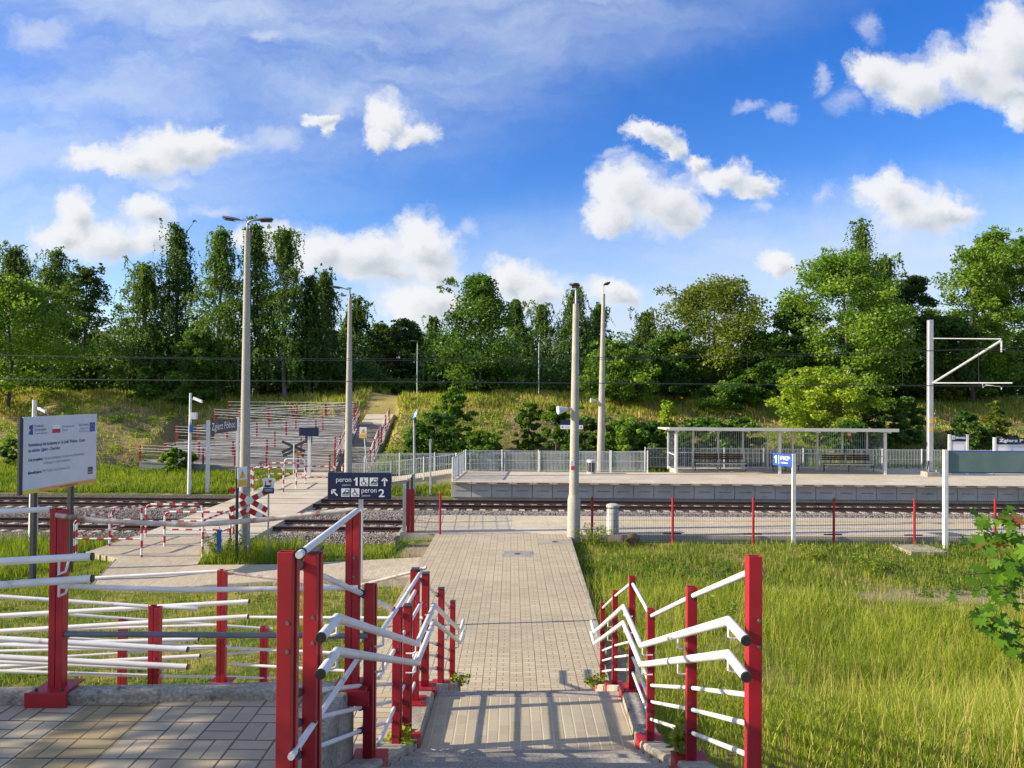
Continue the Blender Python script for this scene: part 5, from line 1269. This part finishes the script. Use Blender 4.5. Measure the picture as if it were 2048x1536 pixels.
# ------------------------------------------------------------------ vegetation
def unit(v): return v / np.maximum(np.linalg.norm(v, axis=-1, keepdims=True), 1e-6)
def leaf_quads(Pn, L, Wd, rg, droop=0.0):
    """rhombic leaf faces with random orientation; returns verts, faces"""
    n = len(Pn); a = rg.normal(size=(n, 3)); a[:, 2] = a[:, 2] * .6 - droop; a = unit(a)
    b = unit(np.cross(a, rg.normal(size=(n, 3)))); l = (L * rg.uniform(.6, 1.25, n))[:, None]; w_ = (Wd * rg.uniform(.6, 1.25, n))[:, None]
    nn = np.cross(a, b)
    V = np.stack([Pn - a * l * .5, Pn + b * w_ * .5 - nn * w_ * .12, Pn + a * l * .5, Pn - b * w_ * .5 - nn * w_ * .12], 1)
    return V.reshape(-1, 3), (np.arange(n)[:, None] * 4 + np.arange(4)[None])
def rprof(kind, t):
    if kind == 'cone': return np.clip((1 - t), 0, 1) ** .72 * np.clip(t / .12 + .45, 0, 1)
    if kind == 'birch': return np.sin(np.pi * (np.clip(t, 0, 1) ** .75 * .93 + .05)) ** .7 * (1.06 - .92 * t ** 1.7) * 1.1
    if kind == 'poplar': return np.sin(np.pi * (np.clip(t, 0, 1) * .88 + .10)) ** .55 * (1 - .15 * t)
    return np.sin(np.pi * (np.clip(t, 0, 1) * .88 + .08)) ** .62
def crown(rg, h, w_, kind, low, n, leaf, K=None, droop=0.0):
    K = K or 80
    t = low + (1 - low) * rg.random(K) ** (.85 if kind not in ('cone', 'birch') else 1.2); ang = rg.uniform(0, 6.283, K)
    lob = 1 + .25 * np.sin(ang * 3 + rg.uniform(0, 6)) * np.sin(t * 9 + rg.uniform(0, 6)) + (.28 if kind in ('birch', 'poplar') else .20) * rg.normal(size=K)
    rad = rprof(kind, t) * w_ / 2 * np.clip(lob, .55, 1.4) * (.30 + .70 * rg.random(K) ** .55)
    C = np.stack([rad * np.cos(ang), rad * np.sin(ang), t * h], 1)
    # leading shoots make the top uneven
    k2 = max(4, K // 9); tops = np.stack([rg.normal(size=k2) * w_ * (.12 if kind in ('birch', 'poplar') else .2), rg.normal(size=k2) * w_ * .15, h * rg.uniform(.80, 1.05, k2)], 1); C = np.concatenate([C, tops])
    cr = np.concatenate([rg.uniform(.55, 1.15, K) * w_ * (.085 if kind == 'birch' else .105), rg.uniform(.025, .06, k2) * w_]); tint_c = rg.uniform(.0, .75, len(C))
    wt = cr ** 1.6; wt /= wt.sum(); ci = rg.choice(len(C), n, p=wt)
    d = unit(rg.normal(size=(n, 3))) * (rg.random(n) ** .45)[:, None]
    Pn = C[ci] + d * cr[ci][:, None] * np.array([1.25, 1.25, .75])
    if kind == 'birch':                              # hanging strands
        ns = n // 16; sc = rg.choice(len(C), ns, p=wt); base = C[sc] + rg.normal(size=(ns, 3)) * cr[sc][:, None] * np.array([1.1, 1.1, .5])
        ln = rg.uniform(.04, .15, ns) * h; k = np.tile(np.linspace(0, 1, 11), (ns, 1)); hang = base[:, None, :] + np.stack([rg.normal(size=(ns, 11)) * .05 + k * rg.normal(size=(ns, 1)) * .25, rg.normal(size=(ns, 11)) * .05, -k * ln[:, None]], -1)
        Pn = np.concatenate([Pn[: n // 2], hang.reshape(-1, 3)]); ci = np.concatenate([ci[: n // 2], np.repeat(sc, 11)]); droop = .7
    tint = np.clip(tint_c[ci] + rg.uniform(-.15, .35, len(Pn)), 0, 1)
    V, Q = leaf_quads(Pn, leaf * 1.25, leaf * .8, rg, droop)
    return V, Q, np.repeat(tint, 4), C
def tree(name, label, cat, group, x, y, h, w_, kind, mat, seed, n=9000, leaf=.24, low=.1, bark='bark', z=None, K=None, lean=0.0):
    rg = np.random.default_rng(seed)
    z = float(ground_z(x, y)) if z is None else z
    root = thing(name, label, cat, (x, y, z), group)
    V, Q, T, C = crown(rg, h, w_, kind, low, n, leaf, K)
    np_obj('crown', V + np.array([lean * h * .5, 0, 0]), [Q], mat, root, T)
    m = MB(); r0 = max(.03, h * .016)
    tr = [V3((x, y, z - .2)), V3((x + lean*h*.3 + rg.normal()*.02*h, y, z + h*.35)), V3((x + lean*h*.5, y, z + h*.7)), V3((x + lean*h*.5, y, z + h*.95))]
    m.tube(tr, [r0, r0*.75, r0*.45, r0*.12], 8)
    for k in rg.choice(len(C), min(len(C), 14), replace=False):
        c = C[k]; s0 = min(.9, max(.08, c[2] / h - .22)); st = V3((x + lean*h*.4, y, z + h * s0)); e = V3((x + c[0] + lean*h*.5, y + c[1], z + c[2]))
        m.tube([st, (st + e) / 2 + V3((0, 0, .04*h)), e], [r0*.32, r0*.2, r0*.06], 5)
    m.build('trunk', bark, root, smooth=60)
    return root
TREES = [ # px, ytop, halfwidth px, Y, kind, leaves, label
 (15,568,105,57,'round','leaf_bright','bright green broad tree at the far left above the bank'),
 (25,500,62,72,'birch','leaf_birch','dark birch behind the bright tree at far left'),
 (108,505,58,71,'birch','leaf_birch','dark drooping birch with flat top left of the gap of sky'),
 (170,540,52,66,'poplar','leaf_dark','thin dark tree with open crown where sky shows through'),
 (285,530,58,64,'birch','leaf_birch','dark birch with pointed shoots, left half of the left pair'),
 (352,458,56,66,'birch','leaf_dark','tall dark birch with twin tops left of the tall lamp post'),
 (440,462,52,61,'birch','leaf_birch','tall green birch directly left of the tall lamp post'),
 (508,452,50,63,'birch','leaf_birch','tall birch behind the top of the tall lamp post'),
 (570,464,52,61,'birch','leaf_birch','tall drooping birch directly right of the tall lamp post'),
 (618,560,42,62,'birch','leaf_dark','lower dark birch filling between tall birches and second lamp'),
 (648,545,34,66,'birch','leaf_birch','slim birch with small pointed top left of second lamp post'),
 (712,598,44,72,'birch','leaf_dark','dark rounded birch behind the second lamp post'),
 (762,650,36,76,'poplar','leaf_dark','small dark tree left of the thin path lamp'),
 (808,645,42,74,'round','leaf_dark','dark round tree just left of the thin path lamp'),
 (866,638,32,80,'birch','leaf_birch','feathery thin birch right of the thin path lamp'),
 (958,558,102,62,'cone','leaf_mid','large dense cone shaped tree in the middle of the wood'),
 (1030,600,34,78,'birch','leaf_birch','grey green birch on the shoulder of the large cone tree'),
 (1082,612,42,82,'birch','leaf_birch','distant dark birch left of the walkway lamp post'),
 (1150,582,46,78,'birch','leaf_birch','distant tall birch behind the walkway lamp post'),
 (1196,612,34,80,'birch','leaf_birch','distant birch between the walkway lamp and slim lamp'),
 (1238,688,62,58,'round','leaf_bright','bright low tree right of the slim lamp post'),
 (1292,626,44,84,'birch','leaf_dark','dark birch alone against the sky right of slim lamp'),
 (1348,664,46,60,'round','leaf_mid','green tree at the left foot of the broad olive tree'),
 (1428,566,104,62,'round','leaf_olive','broad olive green tree above the shelter'),
 (1548,672,58,60,'round','leaf_mid','green rounded tree in front of gap above shelter'),
 (1590,596,48,64,'poplar','leaf_mid','upright light tree left of the bright maple'),
 (1688,515,100,58,'round','leaf_bright','tall bright green maple above right end of shelter'),
 (1722,452,42,66,'birch','leaf_birch','tall birch rising above the bright maple'),
 (1770,520,40,65,'birch','leaf_birch','slender birch on the right side of the bright maple'),
 (1822,558,50,68,'round','leaf_dark','dark tree behind the catenary mast'),
 (1945,500,72,61,'poplar','leaf_bright','tall light green tree right of the catenary mast'),
 (1985,466,60,66,'poplar','leaf_bright','tallest light green tree near the right edge'),
 (2055,478,72,62,'poplar','leaf_bright','tall light green tree cut by the right edge'),
 (1880,640,60,60,'round','leaf_dark','dark low tree directly behind the catenary mast')]
for i, (px, yt, hw, Y, kd, mt, lab) in enumerate(TREES):
    x = at(px, 790, Y).x; z = float(ground_z(x, Y)); h = at(px, yt, Y).z - z; w_ = 2 * hw * Y / FPX
    big = w_ * h
    tree('birch_tree' if kd == 'birch' else 'tree', lab, 'tree', 'trees of the wood beyond the station', x, Y, h * 1.0, w_ * (1.2 if kd == 'birch' else 1.14), kd, mt, 100 + i, n=int(min(42000, 13000 + big * 190) * (.58 if kd in ('birch', 'poplar') else .85)), leaf=.21 if kd != 'birch' else .19, low=.10 if kd != 'birch' else .14, bark='bark_birch' if kd == 'birch' else 'bark', K=int(130 + big * .8))
# pale leaning birch stem before the maple
tree('birch_tree', 'pale leaning birch stem before the bright maple', 'tree', 'trees of the wood beyond the station', at(1684, 795, 56).x, 56, 5.6, 2.2, 'birch', 'leaf_birch', 333, n=900, leaf=.2, low=.75, bark='bark_pale', lean=.16)

BUSH = [ # px, ybase, ytop, halfwidth, Y, leaves, kind, label
 (872,905,828,46,46.8,'leaf_mid','round','large green bush on the bank right of the far stairs'),
 (824,908,872,20,45.6,'leaf_mid','round','low dark bush at the foot of the far stairs railing'),
 (907,872,778,32,49.5,'leaf_bright','poplar','young tree with reddish tip above the large bush'),
 (960,905,868,44,46,'leaf_bright','round','low light bush behind the platform fence left part'),
 (1058,868,806,26,50,'leaf_bright','round','small upright bush left of the loudspeaker'),
 (1112,884,816,34,48.5,'leaf_bright','round','dark green bush behind the two way arrow sign'),
 (1168,892,838,40,46.5,'leaf_mid','round','dense bush between the two lamp posts'),
 (1245,894,842,54,46.5,'leaf_bright','round','wide dense bush right of the slim lamp post'),
 (1300,892,846,40,46.5,'leaf_mid','round','dark dense bush left of the shelter'),
 (1334,868,806,30,49,'leaf_yellow','cone','yellowish green bush left above the shelter roof'),
 (1410,900,842,56,47,'leaf_mid','round','dark bush behind the left half of the shelter'),
 (1475,885,840,40,47.5,'leaf_mid','round','bush behind the shelter roof middle'),
 (1642,880,742,76,50,'leaf_yellow','round','big yellow green shrub behind the shelter roof'),
 (1700,900,848,44,47,'leaf_mid','round','low bush behind the right half of the shelter'),
 (1745,880,820,34,49,'leaf_dark','round','dark bush right beside the big yellow shrub'),
 (1808,866,798,34,50,'leaf_mid','round','green bush left of the catenary mast base'),
 (1938,872,828,34,48.5,'leaf_mid','round','green bush above the notice case'),
 (1992,862,806,26,50,'leaf_olive','cone','small pine like bush above the wide timetable case'),
 (1448,806,772,52,57,'leaf_mid','round','low bush on the bank crest under the olive tree'),
 (1500,812,740,46,58.5,'leaf_bright','round','bright bush on the crest right of the olive tree'),
 (1560,812,700,52,59,'leaf_mid','round','leafy bush on the crest left of the yellow shrub'),
 (290,800,738,28,57.5,'leaf_mid','cone','small bright sapling before the dark left wood'),
 (392,802,668,52,58.5,'leaf_mid','poplar','lit young tree at the foot of the tall left birches'),
 (352,930,898,30,45.6,'leaf_bright','round','low green bush at the left end of the far ramp'),
 (40,925,880,30,46,'leaf_mid','round','small green bush on the bank above the information board'),
 (715,806,762,60,64,'leaf_olive','round','pale bush behind the top of the far stairs'),
 (795,800,762,44,66,'leaf_olive','round','pale bush beside the dirt path in the wood'),
 (868,800,740,36,62,'leaf_mid','round','dark bush right of the thin path lamp foot')]
for i, (px, yb, yt, hw, Y, mt, kd, lab) in enumerate(BUSH):
    a = at(px, yb, Y); x = a.x; z = min(float(ground_z(x, Y)), a.z + .3); h = at(px, yt, Y).z - z; w_ = 2 * hw * Y / FPX
    tree('bush', lab, 'bush', 'bushes on the railway bank', x, Y, h, w_ * 1.1, kd, mt, 500 + i, n=int(2000 + 620 * w_ * h), leaf=.18, low=.03, z=z, K=int(40 + 4 * w_ * h))
# woodland floor: shrubs and saplings merging into one dark mass
def woodland():
    rg = np.random.default_rng(77); n = 190000
    x = rg.uniform(-78, 78, n); y = 63.5 + 30 * rg.random(n) ** 1.3
    hh = 2.2 + 2.2 * vnoise(x, y, .18, 31) + np.clip((y - 70) * .20, 0, 4.6)
    gap = np.exp(-((x + 9.5 - .0 * y) / 2.4) ** 2) * (y < 74); hh = hh * (1 - .85 * gap)
    zz = ground_z(x, y) + hh * rg.random(n)
    V, Q = leaf_quads(np.stack([x, y, zz], 1), .36, .26, rg)
    t = np.clip(.6 * vnoise(x, y, .5, 9) + .3 * rg.random(n) - .1, 0, 1)
    tag(np_obj('woodland', V, [Q], 'leaf_dark', None, np.repeat(t, 4)), 'dark undergrowth and far trees of the wood merging behind the bank', 'wood', kind='stuff')
woodland()

# ------------------------------------------------------------------ grass
def allowed(x, y):
    py0 = np.interp(x, [-11.8, -10.8, -6, -2.35], [22.2, 19.0, 18.4, 17.4]); py1 = np.interp(x, [-11.8, -9.3, -9.0, -6.4, -2.35], [22.4, 22.4, 21.4, 20.5, 19.8])
    bad = (x > -2.42) & (x < np.interp(y, [10, 12.4, 23.4], [1.36, 1.58, 1.88])) & (y > 10) & (y < 23.6)
    bad |= (x > -11.8) & (x < -2.3) & (y > py0) & (y < py1)
    bad |= (x > np.interp(y, [22.3, 23.2], [-11.9, -13.4])) & (x < -9.0) & (y > 22.3) & (y < 46.6)
    bad |= (y > 25.7) & (y < 37.9); bad |= (x > -3.6) & (y > 23.3) & (y < 27)
    bad |= (np.abs(x - .14) < 1.24) & (y < 10.8); bad |= (x < -.9) & (y < 9.0)
    bad |= (x > FX0 - .1) & (y > 36) & (y < 44.5); bad |= (x > -9.2) & (x < FX0) & (y > 40.1) & (y < 43.3)
    bad |= (x > -23.5) & (x < -8.8) & (y > 46.2) & (y < 56.2); bad |= (np.abs(x + 10.1) < 1.15) & (y > 54) & (y < 61.2); bad |= (np.abs(x + 9.4) < .9) & (y > 60) & (y < 76)
    return ~bad
def blades(name, label, n, x0, x1, y0, y1, h0, h1, wd, mat, seed, near=True, fac=None, clump=.6, lean=.35, cone=True):
    rg = np.random.default_rng(seed)
    y = y0 * (y1 / y0) ** rg.random(n) if near else rg.uniform(y0, y1, n); x = rg.uniform(x0, x1, n)
    k = allowed(x, y)
    if cone: k &= (np.abs(x) < .74 * y + .9)
    cl = vnoise(x, y, 1.6, seed) * .6 + vnoise(x, y, 5.0, seed + 1) * .4; k &= rg.random(n) < np.clip(1 - clump + clump * 2 * cl, 0, 1)
    dry, soil, sand = zones(x, y); k &= rg.random(n) > np.clip(sand * 1.1 + np.clip(soil - .35, 0, 1) * .8, 0, .97)
    if fac is not None: k &= rg.random(n) < fac(x, y)
    x, y, cl = x[k], y[k], cl[k]; n = len(x); z = ground_z(x, y)
    h = (h0 + (h1 - h0) * rg.random(n) ** 1.5) * (.6 + .8 * cl); a = rg.uniform(0, 6.283, n); w_ = wd * rg.uniform(.6, 1.3, n) * (1 + y / 40)
    ld = a + rg.normal(size=n) * 1.0; lx, ly = np.cos(ld) * h * lean * rg.random(n), np.sin(ld) * h * lean * rg.random(n)
    dx, dy = -np.sin(a) * w_ / 2, np.cos(a) * w_ / 2
    b = np.stack([x, y, z - .02], 1); m_ = b + np.stack([lx * .35, ly * .35, h * .55], 1); tp = b + np.stack([lx, ly, h], 1); d = np.stack([dx, dy, 0 * dx], 1)
    V = np.stack([b - d, b + d, m_ + d * .75, m_ - d * .75, tp], 1).reshape(-1, 3); i = np.arange(n)[:, None] * 5
    t = np.clip(.22 + .5 * vnoise(x, y, .7, seed + 5) + rg.normal(size=n) * .25, 0, 1)
    o = np_obj(name, V, [i + np.array([[0, 1, 2, 3]]), i + np.array([[3, 2, 4]])], mat, None, np.repeat(t, 5))
    return tag(o, label, 'grass', kind='stuff')
blades('meadow_grass', 'tall yellow green meadow grass on the slope right of the stairs', 175000, 1.2, 13.5, 2.4, 17.6, .14, .52, .007, 'grass_meadow', 1, lean=.75, fac=lambda x, y: (.25 + .75 * sst(1.35, 2.6, x)) * (1 - .85 * np.exp(-((y - 17.4) / .8) ** 2) * sst(6, 9, x)) * np.clip(vnoise(x, y, .9, 61) * 2.6 - .1, .32, 1))
blades('grass', 'mixed short grass and weeds on the rise below the red mesh fence', 30000, 1.8, 18, 17.4, 23.0, .05, .24, .011, 'grass_green', 2)
blades('dry_grass', 'dry straw tufts on the rise below the red mesh fence', 12000, 1.8, 18, 14, 23.0, .06, .24, .009, 'grass_dry', 22)
blades('grass', 'short grass in the corner between footpath and crossing path', 9000, -15, -10.6, 18.5, 24.5, .04, .2, .012, 'grass_green', 51)
blades('lawn', 'short lawn grass between the near ramp and the footpath', 62000, -14, -2.3, 9.0, 19.2, .03, .13, .010, 'grass_green', 3)
blades('dry_lawn', 'dry straw in the lawn between near ramp and footpath', 18000, -14, -2.3, 9.0, 19.2, .03, .15, .009, 'grass_dry', 4)
blades('grass', 'green grass strip between the footpath and the ballast', 16000, -9.1, -2.5, 19.6, 25.9, .04, .20, .012, 'grass_green', 5)
blades('weeds', 'taller weeds around the foot of the tall lamp post', 5000, -9.2, -6.6, 20.2, 24.4, .25, .75, .014, 'grass_green', 6, clump=.3)
blades('grass', 'long bright grass around the information board and camera mast', 42000, -24, -13.3, 15, 25.9, .10, .5, .014, 'grass_green', 7)
blades('grass', 'bright grass beyond the tracks left of the far path', 40000, -34, -13.4, 38.0, 46.6, .10, .42, .018, 'grass_green', 8, near=False)
blades('grass', 'grass patch between far path and far platform', 6000, -9.0, -3.1, 37.9, 40.2, .10, .42, .018, 'grass_green', 9, near=False)
blades('grass', 'grass at the foot of the bank behind the far platform', 26000, -9, 36, 44.4, 49, .12, .5, .02, 'grass_green', 10, near=False)
nz1 = lambda x, y: np.clip(vnoise(x, y, .22, 41) * 2.2 - .5, 0, 1)
blades('bank_grass', 'green grass patches on the far railway bank', 60000, -42, 44, 45.5, 60, .08, .32, .022, 'grass_meadow', 11, near=False, fac=lambda x, y: 1 - .85 * nz1(x, y))
blades('dry_bank_grass', 'dry straw coloured grass on the far railway bank', 42000, -42, 44, 46, 60, .08, .32, .020, 'grass_dry', 12, near=False, fac=nz1)
blades('crest_grass', 'tall straw and green grass along the crest of the bank', 45000, -46, 48, 56, 64.5, .2, .6, .026, 'grass_meadow', 13, near=False)
blades('dry_crest_grass', 'tall dry grass along the crest of the bank', 26000, -46, 48, 55, 63, .2, .55, .024, 'grass_dry', 14, near=False)
def cover(name, label, n, k, x0, x1, y0, y1, r, h, leaf, mat, seed, near=False):
    rg = np.random.default_rng(seed); cy = y0 * (y1 / y0) ** rg.random(n) if near else rg.uniform(y0, y1, n); cx = rg.uniform(x0, x1, n)
    ok = allowed(cx, cy) & (np.abs(cx) < .74 * cy + .9) & (vnoise(cx, cy, .25, seed) > .35); cx, cy = cx[ok], cy[ok]; n = len(cx)
    rr_ = r * rg.uniform(.4, 1.2, (n, 1)); hh = h * rg.uniform(.3, 1.2, (n, 1)); a = rg.uniform(0, 6.283, (n, k)); q = rr_ * rg.random((n, k)) ** .6
    x = cx[:, None] + q * np.cos(a); y = cy[:, None] + q * np.sin(a); z = ground_z(x, y) + hh * rg.random((n, k)) * (1.1 - (q / rr_ / 1.2) ** 2)
    V, Q = leaf_quads(np.stack([x, y, z], -1).reshape(-1, 3), leaf, leaf * .6, rg)
    t = np.clip(np.repeat(rg.random(n) * .7, k) + rg.uniform(-.1, .3, n * k), 0, 1)
    return tag(np_obj(name, V, [Q], mat, None, np.repeat(t, 4)), label, 'ground cover', kind='stuff')
cover('ground_cover', 'low leafy weeds spreading over the far railway bank', 560, 90, -42, 44, 45.3, 57, .7, .45, .14, 'leaf_bright', 61)
cover('ground_cover', 'olive weeds and creepers over the bank behind the platform', 360, 90, -42, 44, 45.5, 58, .7, .40, .14, 'leaf_yellow', 62)
cover('ground_cover', 'broad leaved weeds on the rise below the red mesh fence', 800, 36, 1.9, 17, 17.5, 22.9, .28, .18, .06, 'leaf_mid', 63, True)
cover('ground_cover', 'small leafy weeds in the lawn beside the near ramp', 300, 30, -13, -2.4, 9.5, 17.5, .22, .10, .05, 'leaf_mid', 64, True)
cover('ground_cover', 'bright leafy weeds beyond the tracks around the far barriers', 260, 50, -34, -13.4, 38.2, 46, .5, .35, .10, 'leaf_bright', 65)
blades('seed_grass', 'thin tall seed stalks standing above the meadow grass', 5000, 1.4, 13, 2.6, 17, .45, .85, .005, 'grass_dry', 31, lean=.35, clump=.9)
def weed(label, px, py, Y, h, r, n, seed, mat='grass_green'):
    rg = np.random.default_rng(seed); p = at(px, py, Y); z0 = p.z
    root = thing('weed', label, 'weed', (p.x, p.y, z0), 'weeds')
    ns = max(5, n // 22); P_ = []; m = MB()
    for i in range(ns):
        a = rg.uniform(0, 6.28); rr_ = r * rg.random() ** .5; b = V3((p.x + rr_*math.cos(a)*.5, p.y + rr_*math.sin(a)*.5, z0)); e = V3((p.x + rr_*math.cos(a)*1.2, p.y + rr_*math.sin(a)*1.2, z0 + h * rg.uniform(.55, 1.05)))
        m.tube([b, e], [.004, .002], 4)
        for k in range(22): t = rg.random() ** .7; q = b.lerp(e, t); P_.append((q.x + rg.normal()*.03, q.y + rg.normal()*.03, q.z))
    V, Q = leaf_quads(np.array(P_), .075, .03, rg); off = np.array([p.x, p.y, z0])
    np_obj('leaves', V - off, [Q], mat, root, np.repeat(np.clip(rg.random(len(P_)), 0, 1), 4)); m.build('stem', 'grass_green', root)
weed('leafy weed clump beside the foot of the walkway lamp post', 1190, 1086, 22.4, .55, .55, 900, 1)
weed('small weed growing at the end of the left stair railing', 918, 1372, 10.3, .18, .10, 110, 2)
weed('small weed clump at the end of the right stair railing', 1197, 1372, 10.2, .13, .2, 180, 3)
weed('green weed standing below the right stair railing', 1352, 1500, 5.0, .26, .10, 110, 4)
weed('weed clump growing at the left edge of the stair steps', 808, 1490, 6.0, .14, .10, 130, 5)
weed('tall weed in the tall grass near the right railing', 1440, 1260, 11.5, .55, .25, 300, 6)
weed('weed clump in front of the tall lamp post', 455, 1112, 21.6, .75, .65, 900, 7)
weed('leafy weed on the bank left of the concrete slab', 1620, 1118, 21.2, .4, .45, 500, 8)
weed('leafy weed beneath the large station sign', 1750, 1140, 20.2, .4, .6, 600, 9)

# maple sapling reaching in from the right
def sapling():
    rg = np.random.default_rng(5); bx_, by_ = 3.05, 3.75; bz = float(ground_z(bx_, by_))
    root = thing('maple_sapling', 'maple sapling with large lobed leaves, some reddish, reaching in at right', 'sapling', (bx_, by_, bz))
    tip = V3((bx_ - .2, by_, 5.1)); m = MB(); m.tube([(bx_, by_, bz - .1), (bx_ - .05, by_, bz + 1), tip], [.022, .016, .006], 8)
    ring = []
    lob = [(-160, .42), (-150, .50), (-128, .34), (-100, .62), (-88, .70), (-80, .60), (-60, .40), (-40, .74), (-33, .88), (-22, .72), (-14, .50), (-8, .80), (0, 1.0), (8, .80), (14, .50), (22, .72), (33, .88), (40, .74), (60, .40), (80, .60), (88, .70), (100, .62), (128, .34), (150, .50), (160, .42), (180, .10)]
    SH = np.array([(math.cos(R(a)) * r, math.sin(R(a)) * r) for a, r in lob])
    tw = [((2050,1075),(1952,1065)), ((2050,1100),(1945,1045)), ((2055,1140),(1925,1150)), ((2055,1170),(1960,1175)), ((2060,1210),(1985,1200)), ((2060,1260),(1945,1225)), ((2060,1300),(1965,1245)), ((2060,1330),(2000,1262)), ((2060,1050),(1985,1035)), ((2060,1150),(2010,1105))]
    V, T, F3 = [], [], []
    for i, (p, q) in enumerate(tw):
        Ya = 3.55 + .2 * rg.random(); a, b = at(*p, Ya + .12), at(*q, Ya); m.tube([(bx_ - .12, by_, (a.z + tip.z) / 2 - .2 if a.z < tip.z else a.z), a, b], [.007, .005, .002], 5)
        for k in range(13):
            t = rg.uniform(.10, 1.04); c = np.array(a.lerp(b, t)) + rg.normal(size=3) * np.array([.035, .05, .035]); s_ = rg.uniform(.036, .070)
            d = unit(np.array([-.8, -.35, -.45]) + rg.normal(size=3) * .55); nn = unit(np.array([-.25, -.45, .8]) + rg.normal(size=3) * .55); e = unit(np.cross(nn, d)); nn = np.cross(d, e)
            pts = c + d * (SH[:, :1] * s_) + e * (SH[:, 1:] * s_) + nn * (np.abs(SH[:, 1:]) * s_ * rg.uniform(-.1, .35))
            n0 = len(V); V.append(c + nn * 0 - d * s_ * .02); V += list(pts); L_ = len(pts); F3 += [(n0, n0 + 1 + j, n0 + 1 + (j + 1) % L_) for j in range(L_)]
            tv = rg.uniform(.93, 1.0) if (i in (1, 8) and k % 4 == 0) else rg.uniform(.1, .85); T += [tv] * (L_ + 1)
    np_obj('leaves', np.array(V) - np.array([bx_, by_, bz]), [np.array(F3)], 'leaf_maple', root, np.array(T)); m.build('stem', 'bark', root, smooth=60)
sapling()

# tree standing outside the left edge of the view; the near ramp lies in its shade
tree('tree', 'broad tree standing to the left of the near ramp', 'tree', None, -10.6, 2.9, 6.5, 3.6, 'round', 'leaf_mid', 901, n=2700, leaf=.16, low=.52, z=1.6, K=120)
